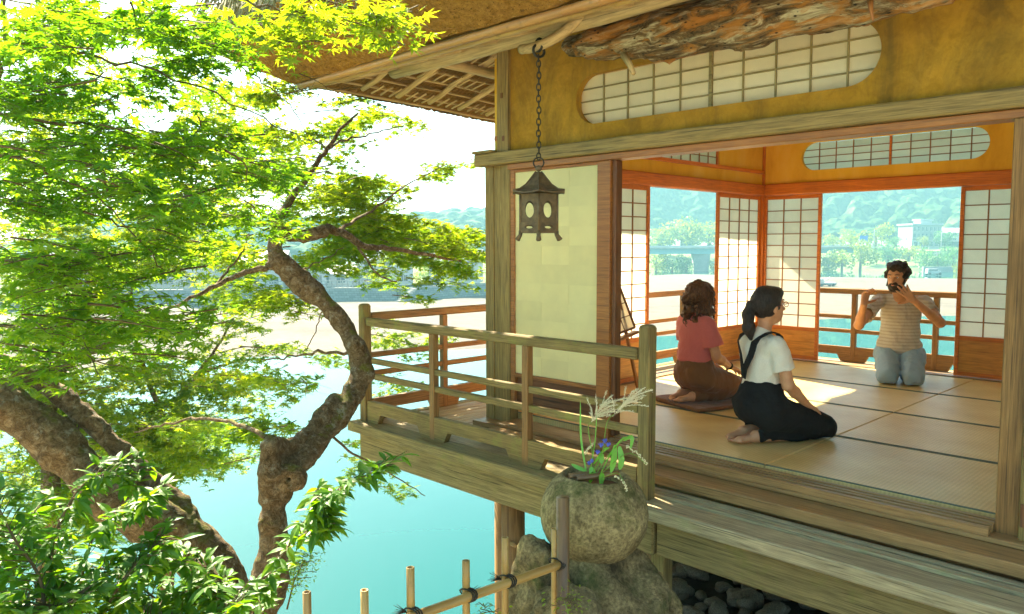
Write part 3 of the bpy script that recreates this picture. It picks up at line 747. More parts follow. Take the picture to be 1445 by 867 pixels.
# battens along the eaves and round rafters across them
for k in range(9):
    t = .06+k*.112; X = -5.2+t*1.1/1.0; X = -5.22+1.14*t
    pole('batten', (X, 3.0+.95*t, 2.372+.30*t), (X, 6.2, 2.29+.36*t), .0095, .009, 'rafter', n=9, wob=.004, seg=6)
for k in range(8):
    t = .06+k*.125; Y = 3.0+.93*t; pole('batten', (-5.1+1.05*t, Y, 2.375+.30*t), (.4, Y, 2.375+.30*t), .0095, .009, 'rafter', n=9, wob=.004, seg=6)
for i in range(9):
    y = 3.36+i*.315; z = ZE(y)
    pole('rafter', (-5.0, y, z+.012), (-4.02, y+.02, 2.66), .019, .026, 'rafter')
for i in range(15):
    x = -4.9+i*.34; pole('rafter', (x, 3.02, 2.375), (x+.02, 3.95, 2.665), .019, .024, 'rafter')
# brackets (short crossing sticks that cast the woven look)
for i in range(34):
    y = 3.45+i*.0785
    for k in range(3): pole('cross_stick', (-5.0+.34*k+RNG.normal(0, .01), y, 2.372+.09*k-.03*(y-3.4)*.8), (-4.86+.34*k, y+.01, 2.372+.036+.09*k-.03*(y-3.4)*.8), .0075, .0075, 'rafter', n=3, wob=.002, seg=5)
pole('eave_purlin', (-4.66, 3.40, 2.475), (.6, 3.38, 2.46), .056, .046, 'pole', n=12, wob=.006, seg=14)
pole('eave_purlin', (-4.36, 3.36, 2.515), (-4.36, 8.6, 2.44), .036, .030, 'pole', n=12, wob=.005, seg=12)
bamboo('eave_bamboo', (-5.20, 2.955, 2.385), (.6, 2.955, 2.365), .024, 'bamboo_orange', tea, .26)
bamboo('eave_bamboo', (-5.14, 3.005, 2.372), (.6, 3.005, 2.352), .017, 'bamboo', tea, .31)
# thatch
def thatch():
    x0, x1, y0, y1 = -5.24, 1.2, 2.93, 8.35  # rear eave kept short, out of view, letting more light onto back screens
    rings = []
    for off, z in ((0, 2.405), (.25, 2.52), (.47, 2.635), (.52, 2.70), (.50, 2.80), (.40, 2.95), (.1, 3.28), (-.5, 3.9), (-1.4, 4.7), (-2.5, 5.6)):
        rings.append((x0-off*.95 if off > 0 else x0-off, x1+max(off, -2), y0-off, y1+off, z))
    V = []; n = 60
    for k, (a, b, c, d, z) in enumerate(rings):
        if b-a < 1: m = (a+b)/2; a, b = m-.5, m+.5
        if d-c < .5: m = (c+d)/2; c, d = m-.25, m+.25
        loop = [(a+(b-a)*i/n, c) for i in range(n)]+[(b, c+(d-c)*i/n) for i in range(n)]+[(b-(b-a)*i/n, d) for i in range(n)]+[(a, d-(d-c)*i/n) for i in range(n)]
        V += [(x, y, z-(.035*(max(0, min(y-3, 6))) if abs(x-a) < .01 and k < 3 else 0)) for x, y in loop]
    V = np.array(V, float); N = 4*n; F = []; mi = []
    for i in range(len(rings)-1):
        for k in range(N): F.append((i*N+k, i*N+(k+1) % N, (i+1)*N+(k+1) % N, (i+1)*N+k))
    V += np.stack([vnoise(V, 6, 4, s) for s in (1, 2, 3)], 1)*np.array([.03, .03, .03])
    F.append(tuple((len(rings)-1)*N+k for k in range(N)))
    cut = F[:N*3]; top = F[N*3:]
    a = obj('thatch_cut_edge', V, cut, M['thatch_cut'], tea, True); b = obj('thatch_roof', V, top, M['thatch_top'], tea, True)
    a['label'] = 'trimmed brown underside of the thatch'; b['label'] = 'mossy thatch on top of the roof'
    F2 = [(0, n, 2*n, 3*n)]; 
thatch()
bx('roof_lining', -5.22, 1.2, 2.95, 3.0, 2.42, 2.46, 'thatch_cut', tea, 0)
bx('roof_boards', -5.15, 1.1, 3.0, 8.3, 2.78, 2.80, 'sill', tea, 0)
# straw ends over the mossy shoulder
st = MB()
for i in range(420):
    x = -5.5+RNG.random()**1.6*2.6; z = 2.60+.34*RNG.random(); y = 2.45-.10*math.sin((z-2.6)*5)+.0; L = .10+.14*RNG.random()
    st.tube([(x, y, z), (x-.25*L*(1 if x < -5.2 else .3), y-.03, z-L*.55)], [.006, .003], 4, cap=False)
s_ = st.build('straw_ends', 'thatch_top', tea); tag(s_, kind='stuff')
# branch bracket holding the lantern chain
LY = 3.28
pb = py(735, 70, LY); pe = py(800, 45, LY+.03)
V_ = spline([pb, py(757, 66, LY), py(790, 50, LY+.03), py(822, 22, LY+.08), py(860, -4, LY+.12)], 14)
tube('bracket_branch', V_, np.linspace(.026, .034, 14), 'pole', tea, 10, noise=.03)
# ================================================================== SETTING: water, banks, hills
def m_water():
    t = NT('turquoise_water'); v = t.coords((.35, .35, .35), False); n = t.noise(v, 1.2, 3, .5); n2 = t.noise(t.coords((1, 1, 1), False), 5, 2, .5)
    t.b.inputs['IOR'].default_value = 1.33
    return t.fin((.0, .078, .070), .03, t.bump(n, .10, .05, t.bump(n2, .04, .01)), .5)
M['water'] = m_water()
def m_ground(name, stops, sc, bumpd=.05, spots=None):
    t = NT(name); v = t.coords((1, 1, 1), False); a = t.noise(v, sc, 8, .7); b = t.noise(v, sc*14, 5, .7)
    c = t.ramp(a, stops); c = t.mix(.5, c, t.ramp(b, [(.35, (.62, .62, .6)), (.65, (1.05, 1.05, 1.05))]), 'MULTIPLY')
    return t.fin(c, .95, t.bump(b, .6, bumpd), .1)
M['gravel'] = m_ground('pale_gravel', [(.3, (.095, .08, .065)), (.5, (.16, .14, .115)), (.72, (.13, .13, .085))], .06, .3)
M['grassland'] = m_ground('far_bank_grass', [(.3, (.10, .16, .04)), (.55, (.22, .28, .08)), (.75, (.30, .30, .16))], .05, .3)
M['bounce_gravel'] = m_ground('pale_bounce_gravel', [(.3, (.46, .39, .27)), (.7, (.66, .57, .42))], 3, .02)  # pale gravel made up to bounce warm sunlight onto the facade
def m_hill():
    t = NT('forested_hill'); v = t.coords((1, 1, 1), False)
    vo = t.n('ShaderNodeTexVoronoi', i_Scale=.16); t.l(v, vo.inputs['Vector']); a = t.noise(v, .03, 6, .7); b = t.noise(v, .25, 5, .7)
    c = t.ramp(b, [(.3, (.008, .04, .012)), (.55, (.035, .09, .018)), (.7, (.13, .18, .03))])
    c = t.mix(t.ramp(a, [(.55, 0.0), (.68, .7)]), c, (.20, .26, .08))
    c = t.mix(.5, c, t.ramp(vo.outputs[0], [(0, (1.2, 1.2, 1.2)), (.8, (.4, .4, .4))]), 'MULTIPLY')  # crown highlights and shaded gaps between crowns are painted into the colour
    return t.fin(c, .95, t.bump(vo.outputs[0], 1, 3), .05)
M['hill'] = m_hill()
def flat(x, y, z=-8.): p = pz(x, y, z); return math.hypot(p[0], p[1])
def az(px): return math.atan2(*(ray(px, 347)[:2]))      # azimuth from +Y towards +X
AZS = np.linspace(R(-112), R(48), 161)
pxs = [-900, 0, 200, 430, 680, 960, 1160, 1350, 2400]
near_r = [60, 57, 67, 66.5, 67, 75, 100, 112, 120]
far_r = [128, 130, 132, 131, 150, 262, 242, 250, 260]
hill_r = [260, 240, 240, 250, 300, 420, 430, 440, 460]
hill_h = [9, 10, 16, 14, 20, 88, 98, 104, 106]
azp = [az(min(p, 2400)) for p in pxs]
fi = lambda tab: np.interp(AZS, azp, tab)
NR, FR, HR, HH = fi(near_r), fi(far_r), fi(hill_r), fi(hill_h)
def sheet(name, r0, r1, n, zf, mat):
    V = []; t = np.linspace(0, 1, n)
    for i, a in enumerate(AZS):
        r = r0[i]+(r1[i]-r0[i])*t; x = r*math.sin(a); y = r*math.cos(a); V.append(np.stack([x, y, zf(x, y, t, i)], 1))
    V = np.concatenate(V); m = len(AZS); I = (np.arange(m-1)[:, None]*n+np.arange(n-1)[None]).ravel()
    F = np.stack([I, I+1, I+n+1, I+n], 1)
    o = obj(name, V, F[:, ::-1], M[mat], None, True); tag(o, kind='structure'); return o
wv = [(-3000, -3000, -8), (3000, -3000, -8), (3000, 3000, -8), (-3000, 3000, -8)]
sheetV = np.array([(x, y, -8.0) for x in np.linspace(-900, 900, 3) for y in np.linspace(-900, 900, 3)])
river = obj('river', sheetV, [(i*3+j, i*3+j+3, i*3+j+4, i*3+j+1) for i in range(2) for j in range(2)], M['water']); tag(river, kind='structure', label='calm turquoise river')
P3 = lambda x, y: np.stack([x, y, 0*x], 1)
def zb(x, y, t, i):
    z = -8.25+.45*np.clip(t*14, 0, 1)+vnoise(P3(x, y), .05, 4, 5)*.28*np.clip(t*6, 0, 1)
    return z-.6*np.clip((t-.96)*25, 0, 1)
sheet('gravel_bank', NR-1.5, FR+np.where(AZS < az(700), 4, 0), 80, zb, 'gravel')
def zf_(x, y, t, i):
    left = AZS[i] < az(690); start = -5.6 if left else -8.4
    rise = 0 if left else 8.6
    z = start+rise*np.clip((t-.28)/.5, 0, 1)**.8+vnoise(P3(x, y), .03, 4, 8)*(.3 if left else 1.2)*np.clip(t*4, 0, 1)
    return z
RB = np.where(AZS < az(690), FR+.6, np.interp(AZS, azp, [0, 0, 0, 131, 170, 262, 330, 330, 330]))
sheet('far_bank', RB, HR+40, 40, zf_, 'grassland')
def hz(x, y, t, i):
    b = (-5.6 if AZS[i] < az(690) else .2)-1
    s = t*t*(3-2*t)
    z = b+HH[i]*s**.85*(1+.28*vnoise(P3(x, y), .006, 3, 2)); k = min(1, HH[i]/60)
    if k > .2:
        C_ = 9.0; gx_, gy_ = np.floor(x/C_), np.floor(y/C_); d2 = np.full(x.shape, 9.0)
        for a_ in (-1, 0, 1):
            for b_ in (-1, 0, 1):
                I_ = (gx_+a_).astype(np.int64)+5000; J_ = (gy_+b_).astype(np.int64)+5000
                d2 = np.minimum(d2, ((x/C_-(gx_+a_)-_hash(I_, J_, I_*0+1))**2+(y/C_-(gy_+b_)-_hash(I_, J_, I_*0+2))**2)*(1+.6*_hash(I_, J_, I_*0+3)))
        z = z+7*np.sqrt(np.maximum(0, 1-d2*1.6))
    return z+vnoise(P3(x, y), .022, 4, 3)*14*k*np.clip(t*4, 0, 1)*np.clip(HH[i]/100, .15, 1)+np.abs(vnoise(P3(x, y), .11, 3, 4))*6*k
AZ0 = AZS; AZS = np.linspace(R(-112), R(48), 760); fi = lambda tab: np.interp(AZS, azp, tab); HR2, HH = fi(hill_r), fi(hill_h)
sheet('hills', HR2, HR2+np.interp(HH, [10, 200], [120, 420]), 170, hz, 'hill')
AZS = AZ0
# garden ground and cliff by the river, widened out of view for bounce light
gx = np.concatenate([np.linspace(-12, 3, 88), np.linspace(4, 32, 12)]); gy = np.concatenate([np.linspace(-34, -4, 12), np.linspace(-3, 16, 88)]); X, Yg = np.meshgrid(gx, gy, indexing='ij'); Pg = np.stack([X.ravel(), Yg.ravel(), 0*X.ravel()], 1)
edge = np.interp(Pg[:, 1], [-34, 2.3, 2.9, 4, 7, 9, 16], [-2.4, -2.45, -2.95, -3.05, -3.0, -1.0, 2.0])
dd = edge-Pg[:, 0]
steep = np.interp(Pg[:, 1], [-8, 2.4, 3.2, 16], [.62, .62, 1.0, 1.0])
Z = -.98+vnoise(Pg, .8, 3, 9)*.05-np.where(dd > 0, np.interp(dd, [0, .5, 1.6, 3.2, 5, 9], [0, 1.0, 1.7, 5.5, 8.2, 9.5])*(steep/.62)**1.2, 0)
Z += np.where(dd > .2, vnoise(Pg, 1.4, 4, 4)*.35, 0); Z -= np.clip((-Pg[:, 0]*0+Pg[:, 1]-7.3), 0, 3)*2.6
Pg[:, 2] = np.maximum(Z, -9.5); n = 100; I = (np.arange(n-1)[:, None]*n+np.arange(n-1)[None]).ravel()
gg = obj('garden_ground', Pg, np.stack([I, I+n, I+n+1, I+1], 1), M['bounce_gravel'], None, True, origin=(0, 0, -9.5)); tag(gg, kind='structure')
# river stones under the veranda
iV, iF = ico(2)
pebm = []
for k in range(6):
    s = 1+vnoise(iV, 1.3, 2, k)*.35; pebm.append(mesh_np('stone', iV*s[:, None], iF, M['pebble'], True))
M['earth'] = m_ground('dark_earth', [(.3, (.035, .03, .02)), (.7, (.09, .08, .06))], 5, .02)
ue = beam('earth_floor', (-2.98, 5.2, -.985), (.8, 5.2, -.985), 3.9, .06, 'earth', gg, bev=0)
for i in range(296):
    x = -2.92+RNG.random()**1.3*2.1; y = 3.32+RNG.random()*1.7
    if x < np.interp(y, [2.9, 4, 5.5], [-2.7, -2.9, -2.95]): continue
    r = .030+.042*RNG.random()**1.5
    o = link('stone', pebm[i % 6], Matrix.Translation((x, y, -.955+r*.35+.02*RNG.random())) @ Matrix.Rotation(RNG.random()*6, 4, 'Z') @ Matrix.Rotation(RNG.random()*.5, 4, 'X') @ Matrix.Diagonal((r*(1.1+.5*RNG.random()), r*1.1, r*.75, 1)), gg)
# ================================================================== TATAMI
rows = [(3.99, 4.935), (4.945, 5.925), (5.935, 6.925), (6.935, 7.925)]
tl = {0: 'straw mat in front of the sill under the woman in black overalls', 1: 'straw mat in the second row under the woman in pink', 2: 'straw mat in the third row with the bright patch of sunlight', 3: 'straw mat along the back threshold under the kneeling man'}
tr_ = {0: 'straw mat at the right front beside the large corner post', 1: 'straw mat at the right end of the second row from the sill', 2: 'straw mat at the right end of the third row from the sill', 3: 'straw mat at the right end of the back row before the paper door'}
for k, (y0, y1) in enumerate(rows):
    for (x0, x1, lab) in ((-4.145, -2.052, tl[k]), (-2.048, -.34, tr_[k])):
        t_ = beam('tatami_mat', (x0, (y0+y1)/2, -.028), (x1, (y0+y1)/2, -.028), y1-y0, .054, 'tatami', None, bev=.006)
        tag(t_, lab, 'straw mat', 'straw mats covering the room floor')
        for yy in (y0+.008, y1-.008): beam('border', (x0+.002, yy, -.0005), (x1-.002, yy, -.0005), .014, .005, 'heri', t_, bev=.001)
# ================================================================== STONE BASIN, ROCKS, FLOWERS
bc = pd(838.5, 723, 3.42); br = .236
def basin():
    s = SDF(bc-.30, bc+.30, .0085)
    s.ell(bc+(0, 0, -.005), (br, br, br*.93), .01)
    top = bc[2]+br*.80
    zz = s.lo[2]+np.arange(s.n[2])*s.v; s.D = np.maximum(s.D, (zz-top)[None, None, :].astype(np.float32)*1.0)
    s.cap(bc+(0, 0, br*.30), bc+(0, 0, br*1.4), .128, .132, .02, 'sub')
    s.cutz(bc[2]-br*.84)
    s.warp(11, .005, 3, 2).warp(45, .0022, 2, 5)
    return s
b_ = basin().obj('stone_basin', 'basin'); tag(b_, 'round mossy stone basin holding flowers on a boulder', 'stone basin')
wl = obj('water_fill', *tube_vf([bc+(0, 0, br*.44), bc+(0, 0, br*.47)], .134, 24), M['koshi_dark'], b_)
def rock(name, c, r, label, seed, parent=None):
    c = np.array(c, float); r = np.array(r, float)
    V, F = ico(5); 
    V = V*(1+.38*vnoise(V, 1.2, 2, seed)+.16*vnoise(V, 3.2, 4, seed+1))[:, None]; V = np.sign(V)*np.abs(V)**.88
    V = V*r+c; V += .012*vnoise(V, 22, 2, 3)[:, None]
    o = obj(name, V, F, M['rock'], parent, True); tag(o, label, 'rock', 'garden boulders'); return o
rock('boulder', pd(842, 872, 3.50), (.35, .30, .335), 'large mossy boulder carrying the round stone basin', 3)
rock('boulder', pd(766, 846, 3.42), (.125, .16, .27), 'pale rough boulder left of the basin stone behind the bamboo fence', 8)
rock('boulder', pd(800, 868, 3.12)+(0, 0, -.06), (.15, .12, .17), 'small pitted stone in front of the big boulder', 14)
# bamboo in the basin
rim = bc[2]+br*.80
cuts = thing('bamboo_flower_holder', 'two short cut bamboo tubes lying in the mouth of the stone basin', 'bamboo tube', (bc[0], bc[1], rim-.03))
for (a, b) in (((803, 678), (842, 664)), ((814, 685), (862, 662))):
    A = py(a[0], a[1], bc[1]-.12); A[2] = rim-.012; B = A+np.array([.10, .16, .012]); bamboo('bamboo_tube', B, A, .0125, 'bamboo_dark', cuts, .09, 12)
fl = thing('flower_arrangement', 'pampas plumes, blue gentians and green leaves standing in the stone basin', 'flowers', (bc[0], bc[1], rim-.02))
root = py(838, 668, bc[1]-.02)
def m_plain(name, col, rough=.6, tr=0):
    if tr: return m_leaf(name, col, tuple(min(1, c*2) for c in col), .2, tr, .06)
    return simple(name, col, rough)
M['stem'] = simple('green_stem', (.16, .28, .03), .5); M['blossom'] = m_plain('gentian_blue', (.10, .13, .62), .6, .3); M['plume'] = m_plain('pampas_plume', (.78, .70, .48), .7, .4)
M['blade'] = m_plain('green_blade', (.12, .42, .02), .5, .45); M['tiny'] = simple('small_cream_buds', (.62, .56, .32), .7)
fp = lambda x, y, dy=0: py(x, y, bc[1]-.05+dy)
def plume(pts, tip, n, L, sd):
    st = spline([root]+[fp(*p) for p in pts], 14); tube('stem', st, np.linspace(.0028, .0016, 14), 'stem', fl, 6)
    base = st[-1]; t = fp(*tip); m = MB(); r = np.random.default_rng(sd)
    for i in range(n):
        f = r.random(); p0 = base+(t-base)*f*.45; sp = np.array([r.normal(0, .55), r.normal(0, .35), 0]); dr = (t-base)/np.linalg.norm(t-base)
        d1 = dr+sp*.62; d1 /= np.linalg.norm(d1); l = L*(.65+.5*r.random())
        q = [p0+d1*l*s+np.array([0, 0, -.03])*s*s+sp*.015*s for s in np.linspace(0, 1, 7)]
        m.tube(q, [.0011]*7, 4, cap=False)
        for s in range(2, 28):
            u = s/28; k = p0+d1*l*u+np.array([0, 0, -.03])*u*u+sp*.015*u+r.normal(0, .0022, 3); e = k+d1*.008+r.normal(0, .003, 3)
            m.add([k+(0, 0, .0012), k-(0, 0, .0012), e], [(0, 1, 2)]); m.add([k+(.0012, 0, 0), k-(.0012, 0, 0), e], [(0, 1, 2)])
    o = m.build('plume', 'plume', fl); return o
plume([(836, 640), (830, 605), (834, 596)], (872, 545), 26, .115, 1)
plume([(850, 640), (856, 598), (866, 585)], (922, 535), 24, .13, 2)
def blade(pts, w, mat='blade', name='leaf'):
    P = spline([fp(*p) for p in pts], 10); n = len(P); ww = w*np.sin(np.linspace(.25, np.pi, n))**.7; V = []; 
    T = np.gradient(P, axis=0); side = np.cross(T, FW); side /= np.linalg.norm(side, axis=1)[:, None]
    for i in range(n): V += [P[i]-side[i]*ww[i], P[i]+FW*ww[i]*.25, P[i]+side[i]*ww[i]]
    F = []
    for i in range(n-1): a = i*3; F += [(a, a+1, a+4, a+3), (a+1, a+2, a+5, a+4)]
    return obj(name, V, F, M[mat], fl, True)
blade([(828, 670), (820, 620), (819, 565)], .0045)
blade([(832, 670), (840, 620), (842, 575)], .002)
blade([(846, 672), (862, 640), (880, 618), (893, 622)], .003)
for pts, w in (([(828, 665), (815, 660), (806, 655)], .009), ([(868, 628), (866, 650), (862, 668)], .013), ([(874, 630), (877, 650), (874, 664)], .013), ([(880, 622), (892, 617), (889, 637)], .008),
               ([(833, 660), (836, 668), (832, 682)], .014), ([(850, 668), (849, 676), (848, 686)], .012), ([(850, 640), (849, 650), (850, 655)], .010), ([(838, 655), (852, 636), (860, 632)], .006)):
    blade(pts, w)
for pts in ([(840, 665), (848, 645), (855, 628)], [(835, 668), (845, 650), (848, 640)], [(842, 668), (860, 640), (884, 618)], [(845, 672), (885, 640), (912, 655)], [(850, 675), (872, 668), (884, 690)]):
    tube('stem', spline([fp(*p) for p in pts], 10), .0016, 'stem', fl, 5)
for (x, y) in ((853, 624), (858, 629), (848, 630), (843, 640), (835, 652), (831, 655)):
    c = fp(x, y, -.01); m = MB()
    for k in range(5):
        a = k*1.256; d = np.array([math.cos(a), math.sin(a)*.6, .9+.3*math.sin(a)]); d /= np.linalg.norm(d); s = np.cross(d, (.3, .5, .2)); s /= np.linalg.norm(s); L = .020 if y < 645 else .014
        m.add([c, c+d*L*.6+s*.006, c+d*L, c+d*L*.6-s*.006], [(0, 1, 2, 3)])
    m.add(iV[:]*np.array([.0055, .0055, .010])+c+(0, 0, .004), iF); m.build('blossom', 'blossom', fl, True)
for path in ([(884, 630), (900, 640), (913, 655)], [(868, 672), (880, 680), (884, 692)], [(826, 640), (831, 632), (836, 628)]):
    m = MB(); P = spline([fp(*p) for p in path], 26)
    for p in P:
        for k in range(2): q = p+RNG.normal(0, .003, 3); m.add(iV[:]*.0026+q, iF)
    m.build('bud_cluster', 'tiny', fl, True)
# ================================================================== BAMBOO FENCE
fd = ray(2060, 347); fd[2] = 0; fd /= np.linalg.norm(fd)
p0 = pd(790, 797, 2.95)
def fence_at(px):
    lo, hi = 0, 3
    for _ in range(50):
        m = (lo+hi)/2; x = proj(p0-fd*m)[0]
        if x > px: lo = m
        else: hi = m
    return p0-fd*lo
GZ = -.97
bf = thing('bamboo_fence', 'low fence of tan bamboo tied with dark cord above the turquoise water', 'fence', (p0[0], p0[1]-.8, GZ))
perp = np.cross(fd, (0, 0, 1))
e0 = fence_at(792)+fd*.03; e1 = fence_at(380)
bamboo('bamboo_rail', e0, e1, .0165, 'bamboo', bf, .19)
for px, ytop, r in ((790, 745, .0125), (720.5, 757, .0125), (665, 790, .0135), (587, 799, .0135), (522, 831, .0125), (441, 833, .0125)):
    q = fence_at(px)+perp*(.030 if px in (790, 665, 441) else .031)*(-1 if px in (790, 665, 441) else -1)
    x, y, z = proj(q); zt = 1.22; zt = q[2]+(y-ytop)/FPX*z*1.0
    bamboo('bamboo_upright', (q[0], q[1], GZ), (q[0], q[1], zt), r, 'bamboo', bf, .16, off=.05)
    c = (q+fence_at(px))/2; c[2] = fence_at(px)[2]
    kn = MB()
    for k in range(3):
        a = np.linspace(0, 2*np.pi, 15)[:-1]; oz = (k-1)*.009
        ring = np.array([c+perp*math.cos(t)*.036+np.array([0, 0, 1])*(math.sin(t)*.021)+fd*(oz+.006*math.sin(2*t)) for t in a])
        V, F = tube_vf(ring, .0030, 5, close=True); kn.add(V, F)
    if px in (587, 665, 720.5):
        dr = -1 if px != 665 else 1
        for k in range(7):
            d = RT*dr*(.5+.1*k)+np.array([0, 0, .55-.16*k]); d /= np.linalg.norm(d); b0 = c-perp*.02; kn.tube([b0+RT*dr*.012, b0+RT*dr*.02+d*.035*(1+.2*math.sin(k*2))], [.0022, .0008], 4)
    kn.build('cord_knot', 'chain', bf, True)
q = fence_at(787)+fd*.03-perp*.0
tube('fence_post', [(q[0], q[1], GZ), (q[0]-.002, q[1], -.4), (q[0]-.004, q[1], proj(q)[1]*0+q[2]+(797-702)/FPX*2.97)], [.026, .0255, .025], 'bamboo_dark', bf, 16)['label'] = 'thick dark stained end post'
# ================================================================== HANGING LANTERN
lc = py(760, 300, LY+.0); LX, LYY = lc[0], lc[1]
lz = lambda y: py(760, y, LYY)[2]
ln = thing('hanging_lantern', 'rusty bronze hexagonal lantern hanging on a long chain', 'lantern', (LX, LYY, lz(337)))
def hexring(r, z, a0=.12, bulge=0):
    return [(LX+r*math.cos(a0+k*math.pi/3), LYY+r*math.sin(a0+k*math.pi/3), z) for k in range(6)]
A0 = .25; V = []; F = []
prof = [(.018, lz(243)), (.03, lz(246)), (.05, lz(252)), (.085, lz(262)), (.125, lz(269)), (.168, lz(272.5)), (.170, lz(274.5)), (.12, lz(273)), (.06, lz(268))]
for r, z in prof:
    for k in range(6):
        for s in (0, .25, .5, .75):
            a = A0+(k+s)*math.pi/3; rr = r*math.cos(math.pi/6)/math.cos((s-.5)*math.pi/3); rr = r*(1-(1-math.cos(math.pi/6))*4*s*(1-s)) ; lift = .012*(r/.17)**3*(abs(s-.5)*2)**2
            V.append((LX+rr*math.cos(a), LYY+rr*math.sin(a), z+lift))
for i in range(len(prof)-1):
    for k in range(24): F.append((i*24+k, i*24+(k+1) % 24, (i+1)*24+(k+1) % 24, (i+1)*24+k))
F.append(tuple(range(24))[::-1])
obj('lantern_roof', V, F, M['iron'], ln, False)
for k in range(6):
    a = A0+k*math.pi/3; tube('roof_rib', [(LX+r*math.cos(a)*1.0, LYY+r*math.sin(a), z+.002+(.012*(r/.17)**3)) for r, z in prof[:6]], .004, 'iron', ln, 6)
o = link('finial', mesh_np('finial', iV*np.array([.020, .020, .019]), iF, M['iron'], True), Matrix.Translation((LX, LYY, lz(238))), ln)
rb = .118; zt_, zb_ = lz(275), lz(329)
side = 2*rb*math.sin(math.pi/6); ap = rb*math.cos(math.pi/6)
hm = zt_-zb_
def putplate(name, V, F, k, r=ap):
    a = A0+(k+.5)*math.pi/3; n = np.array([math.cos(a), math.sin(a), 0]); t = np.array([-math.sin(a), math.cos(a), 0])
    W_ = np.array([np.array([LX, LYY, 0])+t*v[0]+n*(r+v[1])+np.array([0, 0, v[2]]) for v in V]); obj(name, W_, F, M['iron'], ln)
for k in range(6):
    s = side/2
    V, F = plate_hole(0, zb_+hm*.60, -s, s, zb_+hm*.27, zt_, .030 if k % 2 else .030, .047, .007, 28, stad=False); putplate('side_panel', V, F, k)
    V, F = plate_hole(0, zb_+hm*.15, -s, s, zb_, zb_+hm*.27, .027, .009, .009, 20, stad=False); putplate('lower_band', V, F, k, ap+.004)
    a = A0+k*math.pi/3; c, s_ = math.cos(a), math.sin(a)
    tube('corner_rib', [(LX+(rb+.003)*c, LYY+(rb+.003)*s_, zt_), (LX+(rb+.003)*c, LYY+(rb+.003)*s_, zb_)], .0075, 'iron', ln, 6)
    tube('foot', [(LX+(rb+.0)*c, LYY+rb*s_, zb_+.01), (LX+(rb+.004)*c, LYY+(rb+.004)*s_, zb_-.012), (LX+(rb+.024)*c, LYY+(rb+.024)*s_, zb_-.040)], [.012, .010, .014], 'iron', ln, 6)
obj('lantern_floor', *tube_vf([(LX, LYY, zb_+.008), (LX, LYY, zb_+.014)], rb*.93, 6), M['iron'], ln)
def ringmesh(rx, rz, rt, n=14, seg=6):
    a = np.linspace(0, 2*np.pi, n, endpoint=False); P = np.stack([rx*np.cos(a), 0*a, rz*np.sin(a)], 1)
    V, F = tube_vf(P, rt, seg, close=True); return V, F
V, F = ringmesh(.030, .030, .0048); link('ring', mesh_np('ring', V, F, M['chain'], True), Matrix.Translation((LX, LYY, lz(230))) @ Matrix.Rotation(.7, 4, 'Z'), ln)
V, F = ringmesh(.0115, .021, .0038); lm = mesh_np('chain_link', V, F, M['chain'], True)
z = lz(221); k = 0; ztop = lz(76)
while z < ztop:
    link('chain_link', lm, Matrix.Translation((LX+.002*math.sin(k), LYY, z)) @ Matrix.Rotation(.7+k*math.pi/2, 4, 'Z'), ln); z += .0325; k += 1
for yy in (64, 72): V, F = ringmesh(.040, .034, .008); link('hook_ring', mesh_np('hook_ring', V, F, M['chain'], True), Matrix.Translation((LX-.0, LYY, lz(yy))) @ Matrix.Rotation(1.7+yy, 4, 'Z'), ln)
# ================================================================== WEATHERED LOG under the eave
def m_log():
    t = NT('rotten_log'); v = t.coords((2.0, 13, 13), False); a = t.noise(v, 1.3, 8, .75, 1.4); b = t.noise(t.coords((1.2, 5, 5), False), 2.2, 5, .7, 1)
    c = t.ramp(a, [(.36, (.022, .014, .008)), (.50, (.20, .12, .045)), (.62, (.62, .52, .30)), (.78, (.70, .62, .42))])
    c = t.mix(t.ramp(b, [(.50, 0.0), (.60, .75)]), c, (.50, .19, .025)); c = t.mix(t.ramp(b, [(.30, .85), (.42, 0.0)]), c, (.03, .022, .014))
    vo = t.n('ShaderNodeTexVoronoi', i_Scale=34.0); t.l(t.coords((.5, 1, 1), False), vo.inputs['Vector']); c = t.mix(t.ramp(vo.outputs[0], [(.10, 1.0), (.2, 0.0)]), c, (.02, .012, .006))
    return t.fin(c, .85, t.bump(a, 1, .03), .2)
M['log'] = m_log()
la, lb = py(802, 70, 3.60), py(1330, -38, 3.55)
sd_ = SDF(np.minimum(la, lb)-.28, np.maximum(la, lb)+.28, .011); LP = [la+(lb-la)*t+np.array([0, 0, .0]) for t in (0, .12, .35, .6, .85, 1)]
LP[1][2] -= .0; LP[2][2] -= .02; LP[3][2] -= .03
sd_.chain(LP, [.045, .10, .125, .135, .12, .10], .05)
ii = np.argwhere(np.abs(sd_.D) < .12); Pn = sd_.lo+ii*sd_.v; sd_.D[np.abs(sd_.D) < .12] += (vnoise(Pn*np.array([.22, 1, 1]), 11, 4, 6)*.055+vnoise(Pn*np.array([.5, 1, 1]), 30, 2, 3)*.014).astype(np.float32)
lg = sd_.obj('weathered_log', 'log'); tag(lg, 'rotten weathered log hung below the eave in front of the oval transom', 'log')
tube('peg', [py(880, 78, 3.5), py(889, 92, 3.46), py(894, 104, 3.44)], [.019, .016, .013], 'rafter', lg, 8)
tube('peg', [py(1228, 2, 3.46), py(1229, 14, 3.45), py(1232, 30, 3.44)], [.014, .010, .004], 'redwood', lg, 6)
